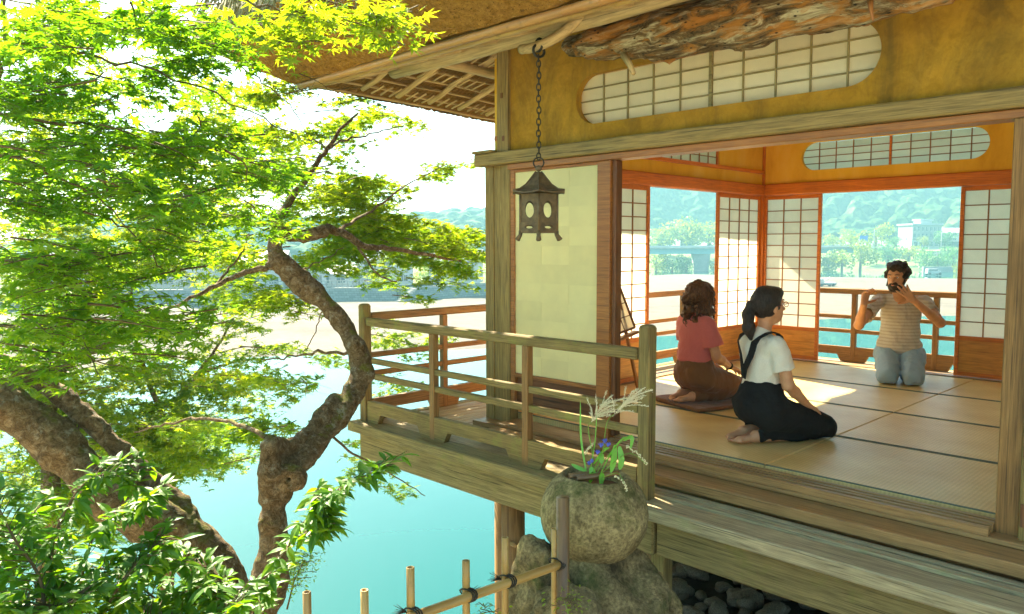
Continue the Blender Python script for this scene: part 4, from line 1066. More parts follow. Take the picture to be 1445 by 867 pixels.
# ================================================================== EASEL WITH FRAMED SCREEN
ex = -3.72
def ez(x, y): return px_(x, y, ex)
es = thing('easel', 'small brown wooden easel standing inside behind the front screen', 'easel', px_(875, 600, ex)*[1, 1, 0])
E1, E2, E3 = ez(862, 400), ez(884, 468), ez(902, 590)
pole_ = lambda n, a, b, r: tube(n, [a, (np.array(a)+b)/2, b], r, 'redwood', es, 6)
ta = ez(868, 398); 
beam('easel_leg', ta, (ez(902, 594)[0], ez(902, 594)[1], .01), .022, .026, 'redwood', es); beam('easel_leg', ta, (ez(866, 612)[0]+.05, ez(862, 612)[1], .01), .022, .026, 'redwood', es)
beam('easel_leg', ta, (ex-.38, ta[1]+.1, .01), .022, .026, 'redwood', es)
beam('easel_shelf', ez(852, 486)+(.03, 0, 0), ez(894, 468)+(.03, 0, 0), .05, .022, 'redwood', es)
beam('easel_brace', ez(857, 565), ez(888, 558), .018, .02, 'redwood', es)
fa, fb_, fc = ez(845, 350)+(.035, 0, 0), ez(893, 462)+(.02, 0, 0), ez(850, 478)+(.02, 0, 0)
fs = thing('framed_screen', 'small dark framed lattice screen leaning on the easel', 'picture frame', (fc+fb_)/2)
uu = fb_-fc; vv = ez(862, 372)-fb_; 
corn = [fc, fb_, fb_+vv, fc+vv]
for i in range(4): beam('frame_bar', corn[i], corn[(i+1) % 4], .016, .020, 'koshi_dark', fs, U)
cN = np.cross(uu, vv); cN /= np.linalg.norm(cN)
obj('picture_paper', [c-cN*.003 for c in corn]+[c-cN*.004 for c in corn], [(0, 1, 2, 3), (4, 7, 6, 5)], M['paper'], fs)
for i in (1, 2): a = corn[0]+uu*i/3; beam('lattice_bar', a, a+vv, .006, .006, 'koshi_dark', fs, U, 0)
for i in (1, 2, 3, 4): a = corn[0]+vv*i/5; beam('lattice_bar', a, a+uu, .006, .006, 'koshi_dark', fs, U, 0)
# ================================================================== DISTANT BANK
M['far_wall'] = m_ground('far_render', [(.3, (.52, .52, .50)), (.7, (.62, .61, .58))], .4, .02)
M['far_roof'] = simple('grey_roof_tile', (.20, .21, .22), .6, .3, .2, 3)
M['far_roof_light'] = simple('pale_metal_roof', (.42, .44, .45), .5, .3, .15, 2)
M['far_glass'] = simple('dark_window_glass', (.06, .09, .10), .2, .6, .2, 2)
M['concrete'] = m_ground('river_concrete', [(.3, (.26, .27, .25)), (.7, (.40, .40, .37))], .3, .03)
M['girder'] = simple('pale_blue_girder', (.20, .42, .46), .5, .4, .1, 2)
M['signblue'] = simple('blue_sign', (.02, .16, .55), .5)
def m_blocks():
    t = NT('embankment_blocks'); v = t.coords((1, 1, 1), False); b = t.n('ShaderNodeTexBrick', i_Scale=1.0); b.inputs['Brick Width'].default_value = .7; b.inputs['Row Height'].default_value = .35
    b.inputs['Color1'].default_value = rgb(.16, .19, .18); b.inputs['Color2'].default_value = rgb(.24, .27, .25); b.inputs['Mortar'].default_value = rgb(.08, .09, .09); b.inputs['Mortar Size'].default_value = .02
    tc = t.n('ShaderNodeTexCoord'); sp = t.n('ShaderNodeSeparateXYZ'); t.l(tc.outputs['Object'], sp.inputs[0]); cb = t.n('ShaderNodeCombineXYZ'); t.l(sp.outputs[1], cb.inputs[0]); t.l(sp.outputs[2], cb.inputs[1]); t.l(cb.outputs[0], b.inputs['Vector'])
    n = t.noise(v, .3, 5, .6); c = t.mix(.5, b.outputs[0], t.ramp(n, [(.3, (.6, .75, .7)), (.7, (1, 1, 1))]), 'MULTIPLY'); return t.fin(c, .9, None, .1)
M['blocks'] = m_blocks()
def wallstrip(name, pts, z0, z1, th, mat, parent=None, batter=0):
    P = np.array(pts, float)[:, :2]; T = np.gradient(P, axis=0); T /= np.linalg.norm(T, axis=1)[:, None]; N = np.stack([T[:, 1], -T[:, 0]], 1)
    if (N[0]@(-P[0])) < 0: N = -N
    V = []
    for p, n in zip(P, N):
        V += [(*(p+n*batter), z0), (*p, z1), (*(p-n*th), z1), (*(p-n*th), z0)]
    k = len(P); F = [(4*i+a, 4*i+4+a, 4*i+4+b, 4*i+b) for i in range(k-1) for a, b in ((0, 1), (1, 2), (2, 3), (3, 0))]+[(0, 1, 2, 3), (4*k-4, 4*k-1, 4*k-2, 4*k-3)]
    return obj(name, V, F, M[mat], parent)
wp = [pz(x, y, -8) for x, y in ((-500, 446), (-200, 440), (0, 436), (150, 433), (277, 431), (380, 429.5), (486, 428), (560, 427))]
ew = thing('embankment_wall', 'blue grey block embankment wall with a walkway above the gravel bank', 'wall', (*wp[4][:2], -8))
wallstrip('wall_face', wp, -8.2, -5.75, 1.2, 'blocks', ew, .7); wallstrip('coping', [p*1.0 for p in wp], -5.74, -5.5, 1.3, 'concrete', ew)
gf = thing('guard_fence', 'long pale guard fence with thin posts on top of the embankment walk', 'fence', (*wp[4][:2], -5.5))
WP = spline([(*p[:2]*1.004, -5.5) for p in wp], 90)
for p in WP[::1]: beam('fence_post', (*p[:2], -5.5), (*p[:2], -4.35), .16, .16, 'concrete', gf, (1, 0, 0), 0)
for z in (-4.4, -4.95): tube('fence_rail', [(*p[:2], z) for p in WP[::6]], .07, 'concrete', gf, 5)
w2 = [pz(x, y, -8) for x, y in ((566, 427), (600, 424), (640, 421), (700, 417), (800, 412))]
e2 = thing('embankment_wall', 'blue grey block embankment wall to the right of the river stairs', 'wall', (*w2[1][:2], -8))
wallstrip('wall_face', w2, -8.2, -5.9, 1.2, 'blocks', e2, .7); wallstrip('coping', w2, -5.89, -5.65, 1.3, 'concrete', e2)
st_ = thing('river_stairs', 'pale concrete stairs climbing the embankment between its two walls', 'stairs', pz(563, 427, -8))
A_, B_ = pz(560, 428, -8), pz(586, 427, -8)
for i in range(9):
    t = i/9; c = A_+(B_-A_)*t; n_ = np.array([-c[0], -c[1], 0])/np.hypot(c[0], c[1]); uu_ = (B_-A_)/np.linalg.norm(B_-A_); c = c+n_*1.4
    z = -7.9+2.4*t; beam('step', (*(c-uu_*.25+n_*0)[:2], z), (*(c+uu_*.35)[:2], z), 1.6, .3+.0*i, 'concrete', st_, bev=0)
def house(x, y, wpx, hw, hr, z0, label, roof='far_roof', walls='far_wall', turn=0, depth_=7, floors=1, name='house', gable=False, base=None):
    """x,y: pixel of the base centre; wpx: width in metres"""
    c = base if base is not None else pz(x, y, z0)
    h = thing(name, label, 'house', c); u = np.array([RT[0], RT[1], 0]); u /= np.linalg.norm(u); a = turn; u = rot_z(a)@u; n = np.cross((0, 0, 1), u)
    L = lambda p: c+u*p[0]+n*p[1]+np.array([0, 0, p[2]])
    w, d = wpx/2, depth_
    # wall prism with gable
    V = [L(p) for p in ((-w, 0, 0), (w, 0, 0), (w, d, 0), (-w, d, 0), (-w, 0, hw), (w, 0, hw), (w, d, hw), (-w, d, hw))]
    F = [(0, 1, 5, 4), (1, 2, 6, 5), (2, 3, 7, 6), (3, 0, 4, 7)]
    if hr > 0:
        V += [L((0, 0, hw+hr)), L((0, d, hw+hr))] if gable else [L((-w, d/2, hw+hr)), L((w, d/2, hw+hr))]
        F += [(4, 5, 8), (6, 7, 9)] if gable else [(7, 4, 8), (5, 6, 9)]
    else: F.append((4, 5, 6, 7))
    obj('wall', V, F, M[walls], h)
    if hr > 0:
        o = .6; th = .18
        if gable: slabs = [((-w-o, 0, hw-o*hr/w), (0, 0, hw+hr)), ((w+o, 0, hw-o*hr/w), (0, 0, hw+hr))]; 
        else: slabs = []
        if gable:
            for (p, q) in slabs:
                V = [L((p[0], -o, p[2])), L((p[0], d+o, p[2])), L((q[0], d+o, q[2])), L((q[0], -o, q[2]))]; V += [v+(0, 0, th) for v in V]
                obj('roof', V, [(0, 1, 2, 3), (4, 7, 6, 5), (0, 4, 5, 1), (1, 5, 6, 2), (2, 6, 7, 3), (3, 7, 4, 0)], M[roof], h)
        else:
            k = hr/(d/2)
            for (y0, y1) in ((-o, d/2), (d+o, d/2)):
                z0_ = hw-o*k
                V = [L((-w-o, y0, z0_)), L((w+o, y0, z0_)), L((w+o, y1, hw+hr)), L((-w-o, y1, hw+hr))]; V += [v+(0, 0, th) for v in V]
                obj('roof', V, [(0, 3, 2, 1), (4, 5, 6, 7), (0, 1, 5, 4), (1, 2, 6, 5), (2, 3, 7, 6), (3, 0, 4, 7)], M[roof], h)
    nw = max(1, int(wpx/2.6))
    for f in range(floors):
        for i in range(nw):
            xx = -w+wpx*(i+.5)/nw; zc = hw*(f+.55)/floors; a_, b_ = min(.7, wpx/nw*.3), min(.65, hw/floors*.25)
            wn = beam('window', L((xx-a_, -.03, zc)), L((xx+a_, -.03, zc)), .10, b_*2, 'far_glass', h, bev=0)
            for e in (-1, 1): beam('frame', L((xx-a_-.06, -.08, zc+e*b_)), L((xx+a_+.06, -.08, zc+e*b_)), .08, .10, 'far_wall', wn, bev=0)
            beam('frame', L((xx, -.085, zc-b_)), L((xx, -.085, zc+b_)), .05, .06, 'far_wall', wn, (1, 0, 0), 0)
    return h
ZT = -5.6
house(228, 409, 11, 4.2, 2.0, ZT, 'long white house with a wide pale roof behind the embankment fence', 'far_roof_light', turn=.1, floors=2, base=pz(226, 407, ZT))
house(281, 409, 5.5, 5.2, 1.9, ZT, 'white house with a steep front gable and upstairs window', 'far_roof_light', gable=True, floors=2, turn=-.1)
house(360, 407, 9, 4.4, 1.6, ZT, 'bluish white two storey house left of the leaning maple trunk', 'far_roof_light', floors=2, turn=.15)
house(436, 406, 5.6, 2.6, 1.7, ZT, 'low house with a dark hipped roof right of the maple trunk', 'far_roof', gable=True, turn=.2)
house(470, 405, 5.5, 2.2, 1.2, ZT, 'low shed with a dark roof beside the dark roofed house', 'far_roof', turn=-.1)
house(545, 403, 9, 4.6, 1.8, ZT, 'pale house behind the top of the river stairs', 'far_roof_light', floors=2, turn=.1)
house(110, 411, 12, 4.5, 2.2, ZT, 'broad pale house farthest left beyond the maple leaves', 'far_roof', floors=2)
house(640, 400, 9, 4.2, 1.8, ZT, 'pale house far right on the embankment near the veranda post', 'far_roof', floors=2, turn=-.1)
# three storey building on the right bank
def big():
    c = pd(1309, 352, 340); c[2] = .3
    h = thing('school_building', 'pale three storey building with rows of windows and a roof turret across the river', 'building', c)
    u = RT.copy(); u[2] = 0; u /= np.linalg.norm(u); u = rot_z(.12)@u; n = np.cross((0, 0, 1), u)
    L = lambda p: c+u*p[0]+n*p[1]+np.array([0, 0, p[2]])
    def blk(name, x0, x1, y0, y1, z0, z1, mat, par=h): return beam(name, L((x0, (y0+y1)/2, (z0+z1)/2)), L((x1, (y0+y1)/2, (z0+z1)/2)), y1-y0, z1-z0, mat, par, bev=0)
    blk('ground_floor', -7.6, 5.2, 0, 10, -1, 3.2, 'far_wall'); blk('wall', -7.6, 6.0, -.4, 10, 3.25, 9.6, 'concrete'); blk('roof', -8.1, 6.5, -.9, 10.5, 9.65, 10.3, 'far_roof_light')
    blk('turret', -3.0, 2.2, 1, 6, 10.35, 11.6, 'far_wall'); blk('roof', -3.5, 2.7, .6, 6.4, 11.65, 12.2, 'far_roof_light')
    for f in range(2):
        for i in range(7):
            x = -6.6+i*1.9; wn = blk('window', x-.42, x+.42, -.5, -.35, 4.2+f*2.9, 5.9+f*2.9, 'far_wall' if False else 'far_glass'); blk('frame', x-.5, x+.5, -.56, -.44, 4.0+f*2.9, 4.18+f*2.9, 'far_wall', wn)
            blk('frame', x-.06, x+.06, -.56, -.51, 4.2+f*2.9, 5.9+f*2.9, 'far_wall', wn)
    for i in range(5): blk('window', -6.4+i*2.4, -4.9+i*2.4, -.1, .05, .6, 2.4, 'far_glass')
    for i in range(4): blk('column', -2+i*2.0, -1.75+i*2.0, -1.4, -1.1, 0, 3.2, 'far_wall')
big()
lb_ = house(1345, 350, 16, 4.0, 2.0, 0, 'long white building with a pale roof right of the three storey building', 'far_roof_light', base=pd(1351, 341, 350), floors=2, depth_=9)
# bridge
bd = [pd(860, 0, 262), pd(1010, 0, 275), pd(1212, 0, 292)]
br_ = thing('bridge', 'long pale blue girder bridge crossing the river on a concrete pier', 'bridge', (*bd[1][:2], -8.2))
for p in bd: p[2] = 0
for (a, b) in ((bd[0], bd[1]), (bd[1], bd[2])):
    for nm, z, w, h_, mt in (('deck', .35, 9, .6, 'concrete'), ('girder', -.85, 6, 1.75, 'girder'), ('parapet', .95, .3, .5, 'far_wall')): 
        o = np.array([0, 0, z]); sh = -FW*np.array([1, 1, 0])*(4.2 if nm == 'parapet' else 0); beam(nm, a+o+sh, b+o+sh, w, h_, mt, br_, bev=0)
for px in (995, 870): 
    c = pd(px, 0, 273 if px == 995 else 263); c[2] = 0; u = RT*[1, 1, 0]; u /= np.linalg.norm(u); f2 = FW*[1, 1, 0]; f2 /= np.linalg.norm(f2); V = []
    for z, w in ((-9, 2.6), (-4, 2.9), (-1.75, 3.3)):
        for s, t in ((-1, -1), (1, -1), (1, 1), (-1, 1)): V.append(c+u*s*w+f2*t*1.2+np.array([0, 0, z]))
    obj('pier', V, [(0, 1, 5, 4), (1, 2, 6, 5), (2, 3, 7, 6), (3, 0, 4, 7), (4, 5, 9, 8), (5, 6, 10, 9), (6, 7, 11, 10), (7, 4, 8, 11), (8, 9, 10, 11)], M['concrete'], br_)
# retaining wall, ramp
rw = obj('x', *[[0], []], M['concrete']) if False else wallstrip('retaining_wall', [pd(1322, 0, 318)*[1, 1, 0], pd(1345, 0, 312)*[1, 1, 0], pd(1420, 0, 300)*[1, 1, 0]], -3.4, -1.2, 1, 'concrete')
tag(rw, 'pale concrete retaining wall of the road beneath the white buildings', 'wall')
rw2 = wallstrip('retaining_wall', [pd(1318, 0, 262)*[1, 1, 0], pd(1345, 0, 262)*[1, 1, 0], pd(1400, 0, 262)*[1, 1, 0]], -8.3, -6.2, 1, 'concrete')
tag(rw2, 'low pale wall beside the parked white van at the water', 'wall')
for i, (px, y0, y1, d) in enumerate(((1233, 324, 353, 330), (1278, 335, 353, 322), (1328, 329, 353, 318), (1357, 340, 362, 300))):
    b = pd(px, y1, d); t = pd(px, y0, d); t[:2] = b[:2]; lab = ['utility pole in front of the yellow green tree', 'utility pole left of the three storey building', 'utility pole right of the three storey building', 'utility pole at the right edge of the far view'][i]
    u_ = thing('utility_pole', lab, 'pole', b, 'utility poles on the far bank'); tube('pole_shaft', [b-(0, 0, 2), t], [.22, .16], 'concrete', u_, 6); a_ = RT*[1, 1, 0]; beam('cross_arm', t-(0, 0, .8)-a_*1.0, t-(0, 0, .8)+a_*1.0, .15, .18, 'concrete', u_, bev=0)
sb = pd(1219, 337, 300); sg = thing('road_sign', 'small blue road sign above the riverside trees', 'sign', sb-(0, 0, 6)); beam('sign_board', sb-RT*1.5, sb+RT*1.5, .15, 2.3, 'signblue', sg, bev=0); tube('sign_pole', [sb-(0, 0, 7), sb-(0, 0, .1)+FW*.2], .12, 'concrete', sg, 6)
def truck(c, ang, s, label, name, kind):
    t_ = thing(name, label, kind, c); u = rot_z(ang)@np.array([1., 0, 0]); n = np.cross((0, 0, 1), u)
    L = lambda x, y, z: c+u*x*s+n*y*s+np.array([0, 0, z*s])
    def bk(nm, x0, x1, y0, y1, z0, z1, mt, bev=.08): return beam(nm, L(x0, (y0+y1)/2, (z0+z1)/2), L(x1, (y0+y1)/2, (z0+z1)/2), (y1-y0)*s, (z1-z0)*s, mt, t_, bev=bev)
    if kind == 'truck':
        bk('chassis', -2.6, 2.6, -.8, .8, .45, .65, 'chain'); bk('cargo_bed', -2.6, .9, -.95, .95, .66, 1.15, 'far_wall'); bk('cab', 1.0, 2.6, -.95, .95, .66, 2.1, 'far_wall', .2); bk('windscreen', 2.55, 2.63, -.8, .8, 1.3, 1.95, 'far_glass', 0)
        bk('side_window', 1.3, 2.2, -.98, -.94, 1.35, 1.95, 'far_glass', 0); beam('crane_arm', L(.8, 0, 1.2), L(-1.2, 0, 2.5), .25*s, .25*s, 'far_wall', t_); bk('crane_base', .5, .9, -.3, .3, 1.16, 1.9, 'far_wall')
    else:
        bk('body', -2.2, 2.0, -.85, .85, .4, 1.25, 'far_wall', .15); bk('cabin', -2.1, 1.2, -.8, .8, 1.26, 1.95, 'far_wall', .2); bk('side_window', -1.8, 1.0, -.84, -.79, 1.35, 1.8, 'far_glass', 0)
    for x in (-1.6, 1.6):
        for y in (-.85, .85): tube('wheel', [L(x, y-.12, .42), L(x, y+.12, .42)], .42*s, 'chain', t_, 12)
truck(pz(1165, 405, -7.9), .95+math.pi, .85, 'small white crane truck parked on the gravel bank', 'parked_truck', 'truck')
truck(pz(1317, 388.5, -7.9)*1.0, .8, 1.0, 'pale van parked at the water beside the low wall', 'parked_van', 'van')
# ================================================================== FOLIAGE
def maple_tpl(lobes=7, size=1.0):
    ang = np.linspace(-2.35, 2.35, lobes); L = np.array([.42, .78, .96, 1.0, .96, .78, .42]) if lobes == 7 else np.array([.62, .95, 1.0, .95, .62])
    V = [(0, 0, 0)]; 
    V.append((0, -.08, 0))
    for i in range(lobes):
        a, l = ang[i], L[i]
        V.append((math.sin(a)*l, math.cos(a)*l, -.16*l*l))
        if i < lobes-1: b = (ang[i]+ang[i+1])/2; V.append((math.sin(b)*.30, math.cos(b)*.30, .03))
    n = len(V)-1; F = [(0, i, i+1) for i in range(1, n)]+[(0, n, 1)]
    return np.array(V), np.array(F)
def oval_tpl():
    V = [(0, 0, 0)]; 
    for y, w, z in ((.22, .13, .0), (.5, .18, -.02), (.78, .11, -.08)): V += [(-w, y, .03+z), (0, y, z), (w, y, .03+z)]
    V.append((0, 1.05, -.18)); F = [(0, 2, 1), (0, 3, 2), (1, 2, 5), (1, 5, 4), (2, 3, 6), (2, 6, 5), (4, 5, 8), (4, 8, 7), (5, 6, 9), (5, 9, 8), (7, 8, 10), (8, 9, 10)]
    return np.array(V), np.array(F)
TPL = {'maple7': maple_tpl(7), 'maple5': maple_tpl(5), 'oval': oval_tpl(), 'card': (np.array([(0, 0, 0), (.35, .45, .05), (0, 1, -.1), (-.35, .45, .05)]), np.array([(0, 1, 2), (0, 2, 3)]))}
def frames(n, tilt, heading, rng, droop=0.2):
    """random leaf frames: columns side, forward, normal"""
    N = np.stack([rng.normal(0, tilt, n), rng.normal(0, tilt, n), np.ones(n)], 1); N /= np.linalg.norm(N, axis=1)[:, None]
    h = heading+rng.normal(0, .6, n); D = np.stack([np.cos(h), np.sin(h), -droop+0*h], 1); D -= N*(D*N).sum(1)[:, None]; D /= np.linalg.norm(D, axis=1)[:, None]
    return np.stack([np.cross(D, N), D, N], 2)
class Foliage:
    def __init__(s, root, tpl, mat, nbig=0, smooth=False): s.root = root; s.tpl = tpl; s.mat = mat; s.P = []; s.R = []; s.S = []; s.nbig = nbig; s.tw = MB(); s.ntw = 0
    def add(s, P, Rm, S): s.P.append(P); s.R.append(Rm); s.S.append(S)
    def twig(s, pts, r0, r1, seg=4): s.tw.tube(pts, np.linspace(r0, r1, len(pts)), seg, cap=False); s.ntw += 1
    def spray(s, c, heading, R_, n, size, rng, tilt=.35, flat=.06, slope=-.12, twigs=True):
        """one flat fan of leaves starting at c"""
        d = np.array([math.cos(heading), math.sin(heading), slope]); side = np.array([-math.sin(heading), math.cos(heading), 0])
        tt = np.linspace(0, 1, 6); main = c+np.outer(tt*R_*1.0, d)+np.outer(.05*np.sin(tt*5+heading), side)*R_+np.outer(-.10*tt**2*R_, (0, 0, 1))
        if twigs: s.twig(main, .0035*R_/.4+.001, .0012)
        ns = max(4, int(R_*14)); per = max(1, n//(ns+1)); P = []; H = []
        for k in range(ns):
            t0 = .12+.85*(k+.5)/ns; b = main[0]+(main[-1]-main[0])*t0; b = np.array([np.interp(t0, tt, main[:, i]) for i in range(3)])
            sg = 1 if k % 2 else -1; an = heading+sg*(.85+.2*rng.random()); L = R_*(.55*(1-.5*t0)+.08)
            e = b+np.array([math.cos(an), math.sin(an), slope+rng.normal(0, .12)])*L
            if twigs: s.twig(np.array([b, (b+e)/2+(0, 0, .01), e]), .0018, .0008, 3)
            f = np.sqrt(rng.random(per)); P.append(b+np.outer(f, e-b)); H.append(np.full(per, an))
        f = rng.random(per); P.append(np.stack([np.interp(f, tt, main[:, i]) for i in range(3)], 1)); H.append(np.full(per, heading))
        P = np.concatenate(P); H = np.concatenate(H); P = P+rng.normal(0, 1, P.shape)*np.array([.022, .022, flat*.4])
        sc = size*(.65+.55*rng.random(len(P)))
        s.add(P, frames(len(P), tilt, H, rng), sc)
    def build(s, leafname='leaf', foliage='foliage'):
        P = np.concatenate(s.P); Rm = np.concatenate(s.R); S_ = np.concatenate(s.S)
        TV, TF = TPL[s.tpl]; q = (P-C0); dep = q@FW; x = CX+FPX*(q@RT)/dep; y = CY-FPX*(q@UP)/dep
        vis = (dep > .2) & (x > 0) & (x < 1445) & (y > 0) & (y < 867); score = np.where(vis, S_/np.maximum(dep, .2), 0)
        order = np.argsort(-score); big = order[:s.nbig]; rest = order[s.nbig:]
        mt = M[s.mat]
        if s.nbig:
            me = mesh_np(leafname, TV, TF, mt, False)
            for i in big:
                A = Matrix([[*(Rm[i][r]*S_[i]), P[i][r]] for r in range(3)]+[[0, 0, 0, 1]]); link(leafname, me, A, s.root)
        n = len(rest); V = np.einsum('nij,vj->nvi', Rm[rest]*S_[rest][:, None, None], TV)+P[rest][:, None, :]
        F = (TF[None]+(np.arange(n)*len(TV))[:, None, None]).reshape(-1, TF.shape[1])
        o = obj(foliage, V.reshape(-1, 3), F, mt, s.root, False); tag(o, kind='stuff')
        if s.ntw: t = s.tw.build('twigs', 'twig', s.root, True); tag(t, kind='stuff')
        return len(P)
# far trees -------------------------------------------------------------
M['leaf_far_dark'] = m_leaf('dark_riverside_leaf', (.05, .16, .04), (.10, .28, .05), .5, .35, .03)
def far_tree(px, ybase, dep, w, h, label, mat='leaf_far', n=1500, seed=0, name='riverside_tree', group=None, trunk=True, lumps=9, cat='tree'):
    r = np.random.default_rng(seed); b = pd(px, ybase, dep); t_ = thing(name, label, cat, b, group)
    if trunk: tube('trunk', [b-(0, 0, 1), b+(.2, 0, h*.35), b+(0, .2, h*.7)], [w*.035+.1, w*.025+.07, .05], 'twig', t_, 6)
    fo = Foliage(t_, 'card', mat)
    for k in range(lumps):
        a = r.random()*6.28; rr = w*.33*math.sqrt(r.random()); zc = h*(.28+.5*r.random()); 
        c = b+np.array([math.cos(a)*rr, math.sin(a)*rr, zc]); R_ = w*(.17+.10*r.random()); m = n//lumps
        D = r.normal(0, 1, (m, 3)); D /= np.linalg.norm(D, axis=1)[:, None]; rad = R_*(.75+.3*r.random(m)); P = c+D*rad[:, None]*[1, 1, .8]
        N = D+r.normal(0, .5, (m, 3)); N /= np.linalg.norm(N, axis=1)[:, None]; T = np.cross(N, r.normal(0, 1, (m, 3))); T /= np.linalg.norm(T, axis=1)[:, None]
        fo.add(P, np.stack([np.cross(T, N), T, N], 2), np.full(m, max(.35, w*.055))*(.6+.8*r.random(m)))
    fo.build(foliage='crown')
ft = [(1187, 391, 285, 13, 13, 'pale green bushy tree left at the river edge seen past the back door', 'leaf_far', 1),
 (1213, 391, 288, 15, 17, 'large yellow green bushy tree at the river edge in the back opening', 'leaf_far', 2),
 (1235, 356, 335, 15, 13, 'tall yellow green tree standing behind the riverside bushes', 'leaf_far', 3),
 (1168, 390, 292, 11, 9, 'low pale bush at the left side of the back opening', 'leaf_far', 4),
 (1252, 372, 310, 14, 7, 'dark green bush in the dip left of the ramp', 'leaf_far_dark', 5),
 (1282, 366, 312, 14, 5, 'yellow green shrub bank left of the ramp above the man', 'leaf_far', 6),
 (1322, 384, 285, 15, 10, 'dark green tree right of the ramp above the parked van', 'leaf_far_dark', 7),
 (1345, 374, 300, 12, 8, 'dark tree beneath the retaining wall', 'leaf_far_dark', 8),
 (1303, 352, 332, 6, 7, 'small round tree in front of the three storey building', 'leaf_far', 9),
 (1333, 352, 330, 11, 8, 'dark tree right of the three storey building', 'leaf_far_dark', 10),
 (1175, 352, 345, 12, 6, 'low green trees beyond the bridge deck on the right', 'leaf_far', 11),
 (1200, 350, 348, 12, 9, 'pale round tree beyond the bridge end', 'leaf_far', 12),
 (1356, 395, 250, 6, 6, 'light green bush at the right end of the far water', 'leaf_far', 13),
 (1262, 352, 340, 8, 6, 'dark round tree right of the yellow green tree', 'leaf_far_dark', 14)]
ft += [(x, 387, 278, 10, 7.0+1.5*math.sin(x), lab, m, 20+i) for i, (x, lab, m) in enumerate(((925, 'green bush under the bridge beside the left screen edge', 'leaf_far'), (948, 'mid green bush under the bridge left of the pier', 'leaf_far_dark'), (968, 'dark green bush touching the left of the bridge pier', 'leaf_far_dark'), (1018, 'green bush right of the bridge pier', 'leaf_far')))]
ft += [(930, 350, 350, 22, 7, 'low yellow green trees above the bridge on the left', 'leaf_far', 30), (962, 350, 352, 26, 12, 'rounded yellow green grove above the bridge', 'leaf_far', 31), (1000, 350, 350, 22, 12, 'pale green grove above the bridge pier', 'leaf_far', 32)]
ft += [(468, 407, 140, 3.5, 2.6, 'small round garden tree beside the low shed', 'leaf_far', 40), (350, 409, 138, 3, 2.4, 'small round bush in front of the bluish house', 'leaf_far', 41), (605, 410, 150, 7, 5, 'green tree on the embankment right of the stairs', 'leaf_far', 42), (190, 409, 150, 6, 6, 'green tree left of the long white house', 'leaf_far_dark', 43), (320, 407, 160, 6, 6, 'dark green tree between the gabled house and the bluish house', 'leaf_far_dark', 44)]
for (px, yb, dp, w, h, lab, mt_, sd) in ft: far_tree(px, yb, dp, w, h, lab, mt_, 1100, sd, group='trees on the far bank', lumps=9)
# ================================================================== NEAR TREES
def chain_px(L): return [pd(x, y, d) for x, y, d in L]
def trunk_mesh(name, chains, root, vox=.013, amp=.016, extra=None, kk=.007):
    allp = np.concatenate([np.array(chain_px([(a, b, c) for a, b, c, r in ch])) for ch in chains])
    s = SDF(allp.min(0)-.26, allp.max(0)+.26, vox)
    for ch in chains:
        P = spline(chain_px([(a, b, c) for a, b, c, r in ch]), len(ch)*4); rr = np.interp(np.linspace(0, len(ch)-1, len(P)), range(len(ch)), [r for *_, r in ch])
        rr = rr*(1+.05*np.sin(np.arange(len(P))*1.3)+.04*RNG.standard_normal(len(P)))
        s.chain(P, rr*.93, kk)
    if extra: extra(s)
    s.warp(6, amp*1.6, 2, 1).warp(18, amp*1.0, 3, 2).warp(48, amp*.5, 2, 5)
    return s.obj(name, 'bark', root)
tA = thing('maple_tree', 'gnarled mossy maple curving up beside the front left veranda post', 'tree', pd(372, 935, 4.4))
hole = pd(414, 672, 4.42)
def exA(s):
    a = np.linspace(0, 2*np.pi, 13); P = [hole+RT*math.cos(t)*.052+UP*math.sin(t)*.040-FW*.055 for t in a]; s.chain(P, [.024]*13, .02); s.cap(hole-FW*.16, hole+FW*.02, .034, .022, .012, 'sub')
    s.ell(pd(500, 485, 5.0), (.06, .06, .06), .04); s.ell(pd(396, 655, 4.45), (.05, .05, .06), .03); s.ell(pd(398, 330, 5.0)-FW*.02, (.075, .06, .06), .03); s.ell(pd(515, 530, 5.05), (.062, .062, .06), .04)
trunk_mesh('trunk', [
    [(330, 985, 4.3, .11), (362, 880, 4.3, .105), (385, 790, 4.35, .095), (386, 720, 4.4, .082), (404, 672, 4.45, .085), (440, 634, 4.6, .082), (476, 590, 4.85, .086), (502, 548, 5.0, .080), (508, 515, 5.05, .072), (490, 468, 5.05, .060), (460, 432, 5.05, .066), (425, 398, 5.05, .070), (394, 368, 5.0, .060), (388, 345, 5.0, .050), (397, 326, 5.0, .06), (391, 312, 5.0, .042), (384, 306, 5.0, .034)],
    [(384, 720, 4.4, .06), (380, 670, 4.35, .060), (384, 628, 4.33, .050)],
    [(382, 628, 4.33, .045), (412, 628, 4.5, .052), (446, 600, 4.7, .06), (474, 568, 4.9, .07)],
    [(400, 330, 5.0, .045), (425, 333, 5.05, .040), (455, 326, 5.15, .034)],
    [(396, 372, 5.0, .05), (379, 376, 4.95, .028)]], tA, .0125, .014, exA)
def branch(root, L, r0, r1, n=None, mat='bark', name='branch'):
    P = spline(chain_px(L), len(L)*5); n = len(P); P[1:-1] += RNG.normal(0, .006, (n-2, 3)); return tube(name, P, np.linspace(r0, r1, n), mat, root, 8, noise=.05)
